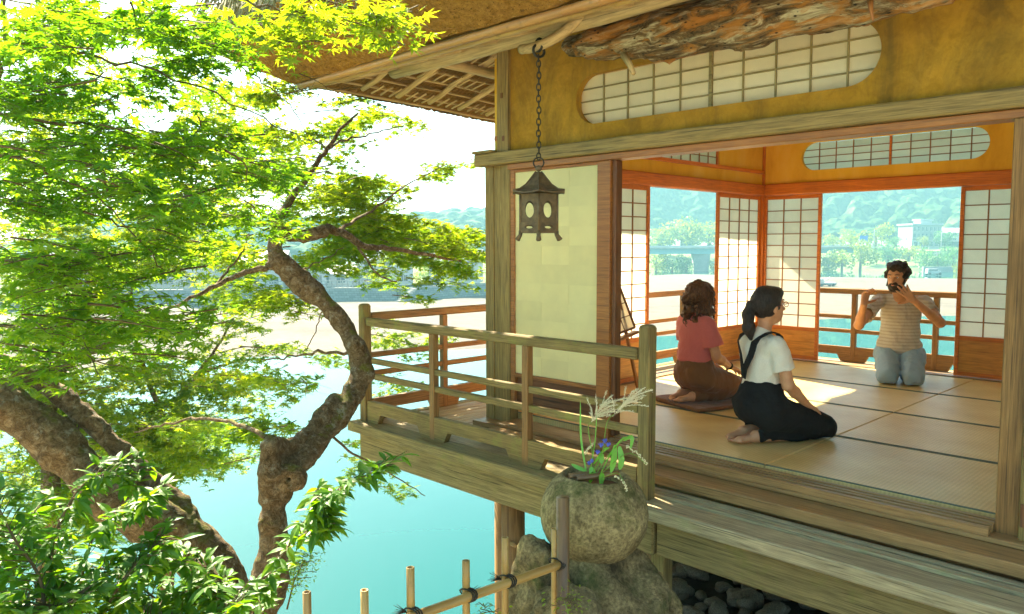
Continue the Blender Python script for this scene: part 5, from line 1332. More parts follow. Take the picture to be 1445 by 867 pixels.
for L, r0, r1 in (([(450, 327, 5.14), (480, 326, 5.3), (515, 348, 5.6), (560, 352, 6.2), (620, 362, 6.9), (660, 372, 7.6)], .034, .008), ([(505, 345, 5.5), (530, 385, 5.9), (560, 398, 6.3)], .010, .004),
    ([(479, 326, 5.3), (520, 300, 5.9), (570, 265, 6.5), (630, 232, 7.0)], .014, .003), ([(390, 312, 5.0), (418, 272, 5.3), (452, 225, 5.6), (480, 185, 5.8), (505, 160, 6.0)], .030, .007),
    ([(440, 240, 5.5), (470, 205, 5.8), (520, 190, 6.3), (570, 178, 6.9)], .012, .004), ([(462, 215, 5.6), (445, 198, 5.6), (425, 198, 5.5)], .008, .003),
    ([(379, 376, 4.95), (340, 386, 4.9), (298, 408, 4.8), (250, 432, 4.7), (180, 470, 4.6)], .020, .006), ([(300, 407, 4.8), (335, 365, 5.0), (352, 330, 5.1)], .009, .003),
    ([(378, 618, 4.33), (335, 598, 4.6), (285, 591, 5.0), (235, 598, 5.4), (190, 610, 5.7)], .015, .005), ([(498, 500, 5.05), (460, 497, 5.1), (420, 501, 5.2), (370, 508, 5.4)], .013, .004),
    ([(455, 440, 5.05), (440, 480, 5.2), (425, 500, 5.3)], .004, .003), ([(420, 385, 5.0), (450, 370, 5.3), (485, 350, 5.6)], .006, .003), ([(462, 610, 4.8), (500, 640, 5.1), (545, 665, 5.4), (600, 700, 5.8)], .010, .003)):
    branch(tA, L, r0, r1)
def no_house(P): return ~((P[:, 0] > -5.32) & (P[:, 1] > 2.75) & (P[:, 2] > -.9))
def fill(fo, ells, d0, d1, dens, size, R_, n, rng, tilt=.35, heading=None, twigs=True, flat=.06, shape=.9, clear=False):
    for e in ells:
        x, y, rx, ry = e[:4]; D0, D1 = (e[4], e[5]) if len(e) > 5 else (d0, d1); dn = e[6] if len(e) > 6 else 1
        k = max(1, int(round(rx*ry*dens*dn)))
        if clear and x > 430: m0 = 5.5/abs(ray(x, y)[0]); D0, D1 = max(D0, m0), max(D1, m0+1.7)
        for i in range(k):
            a = rng.random()*6.28; q = math.sqrt(rng.random())*shape; dep = D0+(D1-D0)*rng.random(); c = pd(x+rx*q*math.cos(a), y+ry*q*math.sin(a), dep)
            h = (rng.random()*6.28 if heading is None else heading+rng.normal(0, .7)); Rr = R_*(.7+.6*rng.random())
            fo.spray(c-np.array([math.cos(h), math.sin(h), 0])*Rr*.5, h, Rr, n, size, rng, tilt, flat, twigs=twigs)
    for i in range(len(fo.P)):
        m = no_house(fo.P[i]); fo.P[i], fo.R[i], fo.S[i] = fo.P[i][m], fo.R[i][m], fo.S[i][m]
r5 = np.random.default_rng(5)
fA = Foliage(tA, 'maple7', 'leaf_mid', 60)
M['leaf_mid'] = m_leaf('mid_green_maple_leaf', (.11, .20, .005), (.38, .55, .008), .5, .55, .02)  # mid green with some yellow, the leaf's own tone
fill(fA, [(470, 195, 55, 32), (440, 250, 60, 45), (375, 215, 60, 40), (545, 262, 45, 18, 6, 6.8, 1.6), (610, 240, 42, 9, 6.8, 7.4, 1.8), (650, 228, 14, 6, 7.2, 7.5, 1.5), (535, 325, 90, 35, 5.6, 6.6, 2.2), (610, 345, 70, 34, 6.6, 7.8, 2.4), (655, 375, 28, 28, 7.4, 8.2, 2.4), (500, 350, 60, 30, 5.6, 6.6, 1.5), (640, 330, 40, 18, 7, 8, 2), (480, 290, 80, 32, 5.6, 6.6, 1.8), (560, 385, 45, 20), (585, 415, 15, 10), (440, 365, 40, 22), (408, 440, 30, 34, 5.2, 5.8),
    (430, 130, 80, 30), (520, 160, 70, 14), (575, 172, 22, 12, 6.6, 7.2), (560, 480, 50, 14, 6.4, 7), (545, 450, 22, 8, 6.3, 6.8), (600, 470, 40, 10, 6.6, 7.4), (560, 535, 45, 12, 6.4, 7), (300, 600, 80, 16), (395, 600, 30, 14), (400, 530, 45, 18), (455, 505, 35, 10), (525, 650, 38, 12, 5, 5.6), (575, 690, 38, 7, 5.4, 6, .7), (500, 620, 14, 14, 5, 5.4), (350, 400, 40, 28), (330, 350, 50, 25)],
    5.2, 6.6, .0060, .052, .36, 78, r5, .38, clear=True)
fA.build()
# leaning tree on the left with the near layered foliage
tB = thing('maple_tree', 'leaning grooved tree trunk at the left with near green maple layers', 'tree', pd(345, 960, 3.7))
trunk_mesh('trunk', [
    [(-262, 60, 3.3, .04), (-268, 200, 3.35, .055), (-250, 330, 3.4, .075), (-190, 440, 3.45, .09), (-110, 500, 3.5, .095), (-60, 530, 3.5, .095), (0, 566, 3.55, .10), (70, 618, 3.6, .105), (130, 676, 3.62, .11), (200, 722, 3.65, .12), (262, 765, 3.68, .125), (320, 840, 3.7, .13), (345, 950, 3.7, .14)],
    [(-150, 440, 3.56, .04), (-60, 484, 3.60, .048), (0, 512, 3.64, .048), (70, 546, 3.68, .050), (140, 606, 3.70, .052), (205, 670, 3.72, .056), (256, 722, 3.72, .06), (296, 790, 3.72, .06)]], tB, .0125, .013,
    None, .007)
for L, r0, r1 in (([(-40, 160, 2.9), (60, 172, 3.0), (160, 180, 3.1), (260, 200, 3.2), (350, 225, 3.3)], .009, .003), ([(-40, 60, 2.8), (80, 75, 2.9), (190, 92, 3.0), (310, 135, 3.1), (420, 190, 3.2)], .008, .002), ([(-20, 370, 2.7), (60, 392, 2.8), (150, 420, 2.9), (240, 445, 3.0)], .007, .002),
    ([(-20, 275, 2.9), (80, 290, 3.0), (190, 318, 3.1), (290, 345, 3.2)], .007, .002), ([(-230, 250, 3.4), (-60, 200, 3.4), (-6, 130, 3.3), (8, 60, 3.2), (5, -30, 3.2)], .016, .009), ([(4, 90, 3.25), (60, 60, 3.4), (120, 40, 3.5), (200, 10, 3.6), (260, -20, 3.6)], .013, .008), ([(-20, 480, 2.8), (80, 500, 2.9), (180, 520, 3.0)], .006, .002), ([(300, -15, 2.6), (380, 10, 2.65), (450, 22, 2.7), (520, 48, 2.75)], .005, .0015),
    ([(-20, 220, 2.6), (80, 250, 2.7), (160, 300, 2.8), (230, 380, 2.9)], .006, .002), ([(345, 100, 3.3), (400, 140, 3.4), (440, 200, 3.5)], .004, .0015)):
    if L[0][0] < 0: L = [((-264, L[0][1]+40, 3.35) if L[0][1] < 400 else (-150, L[0][1]-10, 3.45))]+L
    branch(tB, L, r0, r1, mat='twig')
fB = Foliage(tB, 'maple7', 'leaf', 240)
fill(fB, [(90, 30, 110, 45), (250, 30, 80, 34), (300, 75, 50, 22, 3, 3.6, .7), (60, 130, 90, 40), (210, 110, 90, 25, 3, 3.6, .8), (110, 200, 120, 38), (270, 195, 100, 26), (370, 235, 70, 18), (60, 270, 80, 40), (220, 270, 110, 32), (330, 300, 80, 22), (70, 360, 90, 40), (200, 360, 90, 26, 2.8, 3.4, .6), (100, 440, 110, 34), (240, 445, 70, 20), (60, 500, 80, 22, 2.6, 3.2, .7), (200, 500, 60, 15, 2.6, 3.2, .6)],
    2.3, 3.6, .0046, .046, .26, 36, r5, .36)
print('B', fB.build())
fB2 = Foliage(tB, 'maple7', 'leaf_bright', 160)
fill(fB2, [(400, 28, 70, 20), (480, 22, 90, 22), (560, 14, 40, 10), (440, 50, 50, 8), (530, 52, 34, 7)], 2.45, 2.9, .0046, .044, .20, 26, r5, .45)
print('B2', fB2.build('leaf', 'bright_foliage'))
# background maples
def bgtree(label, base, trunkpts, ells, seed, mat='leaf_back', dens=.0052, br=()):
    t_ = thing('maple_tree', label, 'tree', base)
    P = chain_px([(x, y, d) for x, y, d, r in trunkpts]); tube('trunk', spline(P, 18), np.interp(np.linspace(0, len(P)-1, 18), range(len(P)), [r for *_, r in trunkpts]), 'bark', t_, 10, noise=.06)
    for L, r0, r1 in br: branch(t_, L, r0, r1)
    fo = Foliage(t_, 'maple5', mat, 0); r = np.random.default_rng(seed)
    fill(fo, ells, 7.5, 11.5, dens, .062, .62, 120, r, .42); print(label[:20], fo.build())
bgtree('yellow green maple filling the background at far left', pd(60, 1000, 8.5), [(60, 1000, 8.5, .12), (72, 700, 8.6, .10), (70, 560, 8.7, .085), (100, 505, 8.8, .06), (150, 488, 8.9, .045), (225, 435, 9.0, .03)],
    [(70, 330, 90, 60), (60, 210, 80, 60), (80, 450, 100, 60), (60, 560, 90, 60), (150, 600, 110, 50, 7.5, 11, 1.5), (60, 650, 80, 60), (130, 380, 70, 50), (50, 740, 80, 50), (160, 700, 80, 40), (90, 110, 110, 60, 7.5, 10, .45), (40, 40, 60, 40, 7.5, 10, .5)], 21,
    br=(([(70, 560, 8.7), (84, 500, 8.8), (92, 430, 9), (88, 380, 9)], .045, .015), ([(100, 505, 8.8), (40, 470, 9), (-20, 455, 9)], .03, .01), ([(72, 640, 8.7), (130, 600, 9), (200, 590, 9.3)], .03, .01)))
bgtree('yellow green maple behind the curved trunk', pd(230, 1000, 9.5), [(230, 1000, 9.5, .12), (236, 760, 9.6, .09), (245, 620, 9.8, .07), (268, 540, 10, .05), (300, 520, 10.2, .03)],
    [(250, 300, 90, 60), (320, 235, 60, 50), (340, 160, 50, 40), (190, 350, 60, 40), (270, 360, 60, 40), (200, 520, 70, 36, 7.5, 11, 1.5), (280, 560, 80, 30, 7.5, 11, 1.5), (250, 620, 80, 40, 7.5, 11, 1.7), (330, 530, 50, 24), (210, 250, 60, 60), (330, 430, 50, 24), (200, 460, 70, 24), (170, 690, 70, 40, 7.5, 11, 1.6), (300, 640, 60, 24), (250, 120, 90, 50, 7.5, 10, .4), (340, 480, 60, 24)], 22, dens=.0048,
    br=(([(268, 540, 10), (300, 500, 10), (330, 450, 10.2)], .03, .01), ([(245, 620, 9.8), (210, 540, 9.8), (190, 470, 9.8), (185, 400, 9.9)], .04, .012), ([(300, 520, 10.2), (360, 505, 10.4)], .02, .008), ([(185, 400, 9.9), (250, 340, 10), (290, 280, 10.2)], .02, .008)))
# glossy shrub in the lower left corner
sh = thing('glossy_shrub', 'glossy broadleaf shrub with long pointed leaves in the lower left corner', 'shrub', pd(150, 1050, 3.0))
fS = Foliage(sh, 'oval', 'leaf_shrub', 230)
def shrub_branch(L, r0, k, size, rng, spread=.0):
    P = spline(chain_px(L), 16); tube('stem', P, np.linspace(r0, .0025, 16), 'twig', sh, 6)
    tt = np.linspace(0, 1, 16)
    for i in range(k):
        t = .15+.85*i/k; b = np.array([np.interp(t, tt, P[:, j]) for j in range(3)]); d = P[-1]-P[0]; h = math.atan2(d[1], d[0])
        for e in (-1, 1):
            a = h+e*(1.0+.3*rng.random()); Lt = .06+.14*rng.random()*(1-t*.5); tip = b+np.array([math.cos(a), math.sin(a), .15+.3*rng.random()])*Lt
            fS.twig(np.array([b, (b+tip)/2+(0, 0, .01), tip]), .0022, .0012, 4)
            m = 7; f = rng.random(m)**.7; Pq = b+np.outer(f, tip-b); Hh = a+rng.normal(0, .9, m)
            fS.add(Pq, frames(m, .45, 0, rng, .35)*0+np.stack([frames(1, .45, hh, rng, .35)[0] for hh in Hh]), size*(.7+.6*rng.random(m)))
r6 = np.random.default_rng(9)
for L in ([(330, 960, 3.2), (360, 860, 3.1), (420, 750, 3.0), (480, 690, 3.0), (555, 655, 3.0)], [(300, 960, 3.1), (320, 850, 3.0), (290, 800, 3.0), (230, 790, 3.0)],
    [(110, 960, 2.8), (70, 800, 2.8), (105, 700, 2.8), (150, 670, 2.8), (190, 695, 2.8)], [(60, 960, 2.7), (60, 830, 2.7), (20, 760, 2.7), (-10, 700, 2.7)], [(120, 960, 2.8), (150, 860, 2.8), (190, 800, 2.8), (230, 760, 2.9)],
    [(220, 980, 3.0), (240, 880, 3.0), (200, 830, 3.0), (140, 800, 3.0)], [(20, 960, 2.6), (60, 880, 2.6), (110, 850, 2.6)], [(240, 960, 2.9), (290, 880, 2.9), (340, 850, 2.9)],
    [(90, 960, 3.0), (130, 760, 3.0), (190, 720, 3.0), (205, 705, 3.0)], [(330, 880, 3.1), (300, 830, 3.1), (270, 850, 3.1)], [(10, 900, 3.0), (0, 800, 3.0), (50, 720, 3.0)], [(420, 760, 3.0), (450, 740, 3.0), (440, 700, 3.0)], [(150, 900, 2.7), (90, 860, 2.7), (30, 850, 2.7)], [(300, 960, 2.8), (260, 900, 2.8), (200, 870, 2.8)]):
    shrub_branch(L, .008, 20, .068, r6)
print('S', fS.build())
# feathery seedling between the fence and the trunk
fn = thing('feathery_bush', 'small feathery bright green bush beside the maple trunk above the water', 'shrub', pd(415, 860, 4.6))
tube('stem', chain_px([(405, 860, 4.6), (415, 820, 4.6), (430, 790, 4.6)]), [.006, .005, .003], 'twig', fn, 6)
fF = Foliage(fn, 'oval', 'leaf_mid', 0); fill(fF, [(428, 795, 24, 16), (410, 815, 16, 16)], 4.4, 4.9, .02, .022, .14, 60, r6, .6); fF.build()
fn2 = thing('fern_seedling', 'little bright fern seedling at the foot of the bamboo fence post', 'plant', pd(800, 880, 2.85))
tube('stem', chain_px([(805, 880, 2.85), (800, 860, 2.85), (795, 845, 2.85)]), [.003, .002, .001], 'stem', fn2, 5)
fG = Foliage(fn2, 'oval', 'leaf_bright', 0); fill(fG, [(798, 850, 18, 10), (690, 858, 16, 6)], 2.8, 2.9, .03, .018, .08, 16, r6, .6); fG.build()
# ================================================================== PEOPLE
def m_skin():
    t = NT('skin'); n = t.noise(t.coords((1, 1, 1)), 14, 4, .6); c = t.ramp(n, [(.3, (.50, .23, .11)), (.7, (.64, .33, .17))])
    t.b.inputs['Subsurface Weight'].default_value = .12; t.b.inputs['Subsurface Radius'].default_value = (.01, .004, .002); return t.fin(c, .5, t.bump(n, .05, .002), .4)
M['skin'] = m_skin()
def m_hair(name, c1, c2):
    t = NT(name); n = t.noise(t.coords((1, 1, .25)), 90, 4, .7); c = t.ramp(n, [(.3, c1), (.7, c2)]); return t.fin(c, .5, t.bump(n, 1, .012), .35)
M['hair_black'] = m_hair('black_hair', (.010, .007, .005), (.045, .028, .018)); M['hair_brown'] = m_hair('brown_curls', (.035, .014, .006), (.17, .07, .022)); M['hair_dark'] = m_hair('dark_curls', (.012, .008, .006), (.06, .035, .02))
def m_cloth(name, col, stripes=None, sc=40, fold=.6):
    t = NT(name); v = t.coords((1, 1, 1), False); n = t.noise(v, sc*5, 3, .6); f = t.noise(t.coords((1, 1, .45), False), 9, 4, .55, .8)
    c = t.ramp(n, [(.3, tuple(x*.86 for x in col)), (.7, col)])
    if stripes:
        tc = t.n('ShaderNodeTexCoord'); w = t.n('ShaderNodeTexWave', wave_type='BANDS', bands_direction='Z', i_Scale=10.5, i_Distortion=.5, i_Detail=1.0); t.l(tc.outputs['Object'], w.inputs['Vector'])
        c = t.mix(t.ramp(w.outputs[1], [(.55, 0.0), (.75, .75)]), c, stripes)
    m = t.fin(c, .85, t.bump(f, fold, .03, t.bump(n, .2, .001)), .2); t.b.inputs['Sheen Weight'].default_value = .2 if col[0] > .1 else 0; return m
M['pink'] = m_cloth('dusty_pink_fabric', (.60, .15, .13)); M['brown_cloth'] = m_cloth('brown_trouser_fabric', (.20, .085, .030)); M['white_cloth'] = m_cloth('off_white_cotton', (.80, .74, .60))
M['black_cloth'] = m_cloth('black_overall_fabric', (.014, .013, .012)); M['tee'] = m_cloth('striped_beige_jersey', (.60, .54, .46), (.42, .35, .27)); M['jeans'] = m_cloth('faded_blue_denim', (.30, .43, .55))
M['lips'] = simple('lips', (.45, .12, .09), .5); M['eye'] = simple('eye_dark', (.02, .015, .01), .2); M['eyewhite'] = simple('eye_white', (.75, .72, .68), .3); M['glasses'] = simple('red_glasses_frame', (.18, .01, .015), .3)
def nrm(v): v = np.asarray(v, float); return v/np.linalg.norm(v)
class Body:
    def __init__(s, O, F, k=1.0): s.O = np.array([O[0], O[1], O[2] if len(O) > 2 else 0.]); s.F = nrm([F[0], F[1], 0]); s.L = np.cross((0, 0, 1), s.F); s.k = k
    def __call__(s, x, y, z): return s.O+(s.F*x+s.L*y+np.array([0, 0, z]))*s.k
    def rot(s): return np.stack([s.F, s.L, (0, 0, 1)], 1)
class Head:
    def __init__(s, c, F, up=(0, 0, 1)): s.c = np.asarray(c, float); s.F = nrm(F); s.U = nrm(np.array(up)-s.F*(np.array(up)@s.F)); s.L = np.cross(s.U, s.F)
    def __call__(s, x, y, z): return s.c+s.F*x+s.L*y+s.U*z
    def rot(s): return np.stack([s.F, s.L, s.U], 1)
def add_head(s, H, k=1.0):
    R_ = H.rot()
    s.ell(H(-.008, 0, .015), np.array([.094, .075, .102])*k, .02, rot=R_); s.ell(H(.040, 0, -.050)*1, np.array([.050, .050, .058])*k, .035, rot=R_)
    s.cap(H(.082, 0, .012), H(.110, 0, -.020), .009, .013, .012); s.ell(H(.086, 0, -.052), (.012, .022, .009), .008, rot=R_)
    for e in (-1, 1): s.ell(H(-.005, e*.075, -.005), (.018, .008, .030), .006, rot=R_); s.ell(H(.086, e*.031, .016), (.010, .016, .009), .010, 'sub', rot=R_); s.cap(H(.084, e*.012, .034), H(.076, e*.048, .032), .006, .005, .012)
def face_bits(root, H, brow='hair_black', white=True):
    for e in (-1, 1):
        o = link('eye', mesh_np('eye', iV*np.array([.0095, .0095, .0095]), iF, M['eyewhite'], True), Matrix.Translation(Vector(H(.074, e*.031, .015))), root)
        link('pupil', mesh_np('pupil', iV*.0048, iF, M['eye'], True), Matrix.Translation(Vector(H(.0805, e*.031, .015))), o)
        tube('eyebrow', [H(.090, e*.014, .037), H(.090, e*.032, .043), H(.076, e*.052, .036)], [.0032, .0038, .002], brow, root, 5)
    tube('lips', [H(.086, -.022, -.050), H(.097, 0, -.049), H(.086, .022, -.050)], [.003, .0055, .003], 'lips', root, 6)
def hand(s, wrist, d, palmn, size=1.0, curl=(.5,)*5, side=1, spread=.08, thumb=(.7, .5)):
    """side +1: thumb lies on cross(d, palmn) side"""
    d = nrm(d); n = nrm(np.array(palmn)-d*(np.array(palmn)@d)); t = np.cross(d, n)*side; w = np.array(wrist); z = size
    for q in (-.026, -.009, .009, .026): s.cap(w+t*q*.55*z, w+d*.082*z+t*q*z, .015*z, .0125*z, .010)
    Ls = ((.042, .026, .020), (.046, .030, .022), (.043, .028, .021), (.034, .021, .018))
    for i, (q, L3) in enumerate(zip((.028, .0095, -.0095, -.027), Ls)):
        b = w+d*(.084-.004*abs(i-1))*z+t*q*z; a = 0; dd = d; p = b; sp = spread*(1.5-i)
        base = nrm(d+t*sp)
        for j, L in enumerate(L3):
            a += curl[i+1]*(.9 if j else .8); dd = base*math.cos(a)+n*math.sin(a); e = p+dd*L*z; s.cap(p, e, (.0092-.0009*j)*z, (.0085-.0011*j)*z, .0035); p = e
    p = w+d*.022*z+t*.024*z; dirs = nrm(d*.55+t*thumb[0]+n*thumb[1]*.6); e = p+dirs*.040*z; s.cap(p, e, .0145*z, .0105*z, .009); d2 = nrm(dirs+d*.35+n*curl[0]*.5); f = e+d2*.030*z; s.cap(e, f, .0105*z, .0092*z, .003); d3 = nrm(d2+n*curl[0]*.4); s.cap(f, f+d3*.022*z, .0092*z, .0075*z, .003)
def grid_for(pts, pad, vox): P = np.array(pts); return SDF(P.min(0)-pad, P.max(0)+pad, vox)
def legs_seiza(s, B, off=0., knee=.40, gap=.085, shin=True, tz=.19, kr=.062, tr=.088):
    for e in (-1, 1):
        s.cap(B(0.0, e*gap, tz), B(knee-.01, e*gap, .078), tr+off, kr+off, .03); 
        s.cap(B(knee-.01, e*gap, .070), B(.18, e*gap*.9, .062), kr-.004+off, .056+off, .02); s.cap(B(.18, e*gap*.9, .062), B(-.06, e*gap*.75, .05), .056+off, .036+off*.6, .02)
def feet(s, B, gap=.085):
    for e in (-1, 1):
        s.cap(B(.10, e*gap*.9, .045), B(-.085, e*gap*.8, .038), .04, .027, .02); s.cap(B(-.085, e*gap*.8, .040), B(-.20, e*gap*.55, .028), .028, .022, .02); s.ell(B(-.095, e*gap*.8, .052), (.032, .028, .030), .015)
        for q in range(5): s.cap(B(-.195, e*(gap*.55+(q-2)*.013), .026), B(-.232+.006*q, e*(gap*.55+(q-2)*.014), .020), .0105-.001*q, .0085-.0007*q, .004)
# ---------- woman in white shirt and black overalls
B = Body((-2.335, 4.50, 0), (.43, .90)); rotB = B.rot(); H = Head(B(.030, 0, .838), B.F+np.array([0, 0, .05]))
w1 = thing('person', 'woman with black ponytail and glasses kneeling in white shirt and black overalls', 'person', (*B.O[:2], 0))
ext = [B(-.26, -.30, 0), B(.52, .30, .98)]
def arm_pts(sh, el, wr): return sh, el, wr
def woman_body(B, H, rarm, larm, hk=.9):
    c = [B(a, b, z) for a in (-.28, .55) for b in (-.32, .32) for z in (0.0, .98)]; s = grid_for(c, .02, .0055)
    s.ell(B(-.01, 0, .21), (.125, .155, .115), .04, rot=B.rot()); s.ell(B(-.005, 0, .36), (.088, .112, .14), .05, rot=B.rot()); s.ell(B(.0, 0, .52), (.090, .125, .14), .05, rot=B.rot())
    s.cap(B(-.01, -.115, .625), B(-.01, .115, .625), .045, .045, .04); s.cap(B(-.012, 0, .62), B(.012, 0, .76), .045, .043, .03)
    add_head(s, H, 1.0); legs_seiza(s, B); feet(s, B)
    for (sh, el, wr), side in ((rarm, 1), (larm, -1)):
        s.cap(sh, el, .042, .036, .02); s.cap(el, el+(wr-el)*.35, .036, .034, .015); s.cap(el+(wr-el)*.35, wr, .034, .023, .015)
        hand(s, wr, wr-el+B.F*.05, (0, 0, -1), .92, (.15, .22, .2, .2, .22), side, .05)
    return s
ra = (B(-.005, -.150, .615), B(.045, -.185, .375), B(.235, -.125, .235)); la = (B(-.005, .150, .615), B(.045, .185, .375), B(.235, .125, .235))
s = woman_body(B, H, ra, la); s.obj('body', 'skin', w1)
def sleeves(s, L):
    for sh, e, r0, r1 in L:
        t = SDF(s.lo, s.lo+(s.n-1)*s.v, s.v); t.n = s.n; t.D = np.full(s.n, 1.0, np.float32); t.cap(sh, e, r0, r1, .001); d = nrm(e-sh)
        sl, g = t._sub(e-.16, e+.16); t.D[sl] = np.maximum(t.D[sl], ((g-e)@d).astype(np.float32)); t.cap(e-d*.02, e+d*.03, r1*.74, r1*.76, .003, 'sub')
        a, b, k = s.D, t.D, .03; h = np.clip(.5+.5*(a-b)/k, 0, 1); s.D = a*(1-h)+b*h-k*h*(1-h)
def shirt(B, ra, la, off, sleeve, z0, col, root, seed, loose=0., neck=.0):
    c = [B(a, b, z) for a in (-.2, .22) for b in (-.32, .32) for z in (z0-.03, .72)]; s = grid_for(c, .02, .006)
    s.ell(B(-.005, 0, .36), (.095+off+loose, .118+off+loose, .15), .05, rot=B.rot()); s.ell(B(.0, 0, .52), (.096+off+loose*.6, .130+off+loose*.5, .145), .05, rot=B.rot()); s.ell(B(-.005, 0, .27), (.10+off+loose, .13+off+loose, .10), .04, rot=B.rot())
    s.cap(B(-.01, -.115, .622), B(-.01, .115, .622), .050+off, .050+off, .05); s.cap(B(-.012, 0, .64), B(-.010, 0, .672), .062, .053, .03)
    sleeves(s, [(sh, sh+(el-sh)*sleeve, .052+off, .058+off+loose*.3) for (sh, el, wr) in (ra, la)])
    s.cutz(B.O[2]+z0); s.warp(9, .014, 2, seed).warp(22, .005, 2, seed+3); return s.obj('shirt', col, root)
shirt(B, ra, la, .004, .62, .30, 'white_cloth', w1, 3, .008)
c = [B(a, b, z) for a in (-.24, .58) for b in (-.30, .30) for z in (0.0, .46)]; s = grid_for(c, .02, .006)
s.ell(B(-.025, 0, .215), (.150, .185, .130), .04, rot=rotB); s.ell(B(-.01, 0, .33), (.118, .140, .12), .05, rot=rotB); legs_seiza(s, B, .014, tr=.100, kr=.068, gap=.09); s.ell(B(.22, 0, .13), (.22, .13, .075), .03, rot=rotB)
zz = s.lo[2]+np.arange(s.n[2])*s.v; s.D = np.maximum(s.D, (zz-.415)[None, None].astype(np.float32)); s.cap(B(-.32, 0, .03), B(-.02, 0, .035), .075, .075, .03, 'sub'); s.cutz(.012); s.warp(10, .012, 2, 8).warp(26, .005, 2, 5); s.obj('overalls', 'black_cloth', w1)
def on_back(y, z): return B(-.128+.25*y*y-.10*max(0, z-.50)*0-(.012 if z < .5 else 0)+.10*max(0, z-.60), y, z)
def strap(name, pts, w):
    P = spline(pts, 16); m = []; F = []
    T = np.gradient(P, axis=0); N = P-np.array([B(0, 0, 0)[0], B(0, 0, 0)[1], 0]); N[:, 2] = 0
    N = N/np.linalg.norm(N, axis=1)[:, None]; N[P[:, 2] > .655] = (0, 0, 1); Sd = np.cross(T, N); Sd /= np.linalg.norm(Sd, axis=1)[:, None]
    for p, n, sd in zip(P, N, Sd): m += [p-sd*w, p+sd*w, p+sd*w+n*.006, p-sd*w+n*.006]
    for i in range(len(P)-1):
        for a in range(4): F.append((4*i+a, 4*i+(a+1) % 4, 4*i+4+(a+1) % 4, 4*i+4+a))
    obj(name, m, F, M['black_cloth'], w1)
strap('strap', [on_back(.0, .40), on_back(-.015, .47), on_back(-.055, .56), on_back(-.085, .64), B(-.02, -.092, .688), B(.05, -.09, .66), B(.105, -.08, .56), B(.115, -.06, .45)], .020)
strap('strap', [on_back(.0, .40), on_back(.015, .47), on_back(.055, .56), on_back(.085, .64), B(-.02, .092, .688), B(.05, .09, .66), B(.105, .08, .56), B(.115, .06, .45)], .016)
def hairmesh(H, prims, name, mat, root, vox=.006, sub=(), warp=None, lo=.25, hi=.2, k=.02):
    s = SDF(H.c-lo, H.c+hi, vox)
    for p in prims:
        if p[0] == 'e': s.ell(H(*p[1]), p[2], k, rot=H.rot())
        else: s.chain([H(*q) for q in p[1]], p[2], k)
    for q, r in sub: s.ell(H(*q), r, .012, 'sub', rot=H.rot())
    for a in (warp or []): s.warp(*a)
    return s.obj(name, mat, root)
hairmesh(H, [('e', (-.022, 0, .030), (.098, .086, .106)), ('e', (.03, 0, .085), (.068, .066, .042)), ('c', [(-.10, 0, .03), (-.135, .0, .02), (-.15, 0, -.04), (-.148, 0, -.12), (-.135, .0, -.19)], [.022, .024, .036, .036, .012])], 'hair', 'hair_black', w1, sub=[((.105, 0, -.035), (.075, .10, .105)), ((.03, -.11, -.055), (.048, .06, .055)), ((.03, .11, -.055), (.048, .06, .055)), ((-.03, 0, -.15), (.07, .10, .075))], warp=[(30, .005, 2, 1)])
face_bits(w1, H)
gl = MB()
for e in (-1, 1):
    a = np.linspace(0, 2*np.pi, 15)[:-1]; V, F = tube_vf(np.array([H(.106-.10*abs(.033+.02*math.cos(t))**1*.3, e*(.034+.022*math.cos(t)), .012+.016*math.sin(t)) for t in a]), .0022, 5, close=True); gl.add(V, F)
    gl.tube([H(.098, e*.055, .016), H(.04, e*.078, .014), H(-.005, e*.080, .006)], [.002]*3, 5)
gl.tube([H(.108, -.012, .014), H(.108, .012, .014)], [.002]*2, 5); gl.build('glasses', 'glasses', w1, True)
tube('hair_tie', [H(-.105, 0, .03), H(-.118, 0, .026)], .024, 'chain', w1, 10)
# ---------- woman in pink
B = Body((-3.235, 5.17, .035), (.30, .95), .96); H = Head(B(.030, 0, .815), B.F+np.array([.02, 0, .0]))
w2 = thing('person', 'woman with curly brown hair kneeling in pink blouse and brown trousers', 'person', (*B.O[:2], .035))
zc = thing('floor_cushion', 'thin flat brown cushion under the woman in pink', 'cushion', (*B(.12, 0, 0)[:2], 0))
s = SDF(B(.10, 0, 0)-.45, B(.10, 0, 0)+.45, .008); Rz = B.rot()
zl, g = s._sub(B(.1, 0, 0)-.45, B(.1, 0, 0)+.45); q = (g-B(.12, 0, -.018))@Rz; s.D[zl] = (np.linalg.norm(np.maximum(np.abs(q)-np.array([.31, .27, .004]), 0), axis=-1)-.013).astype(np.float32); s.warp(8, .004, 2, 2); s.obj('cushion_cover', 'brown_cloth', zc)
ra = (B(-.005, -.150, .600), B(.03, -.200, .37), B(.23, -.14, .27)); la = (B(-.005, .150, .60), B(.05, .185, .375), B(.245, .10, .26))
s = woman_body(B, H, ra, la); s.obj('body', 'skin', w2)
shirt(B, ra, la, .010, .66, .315, 'pink', w2, 6, .030)
c = [B(a, b, z) for a in (-.24, .58) for b in (-.30, .30) for z in (0.0, .46)]; s = grid_for(c, .02, .006)
s.ell(B(-.02, 0, .21), (.140, .175, .130), .04, rot=B.rot()); s.ell(B(-.01, 0, .30), (.115, .138, .10), .05, rot=B.rot()); legs_seiza(s, B, .014, tr=.098, kr=.068); s.ell(B(.2, 0, .13), (.2, .13, .07), .03, rot=B.rot())
zz = s.lo[2]+np.arange(s.n[2])*s.v; s.D = np.maximum(s.D, (zz-.37)[None, None].astype(np.float32)); s.cap(B(-.32, 0, .03), B(-.06, 0, .03), .065, .065, .03, 'sub'); s.cutz(.04); s.warp(10, .012, 2, 18).warp(26, .005, 2, 5); s.obj('trousers', 'brown_cloth', w2)
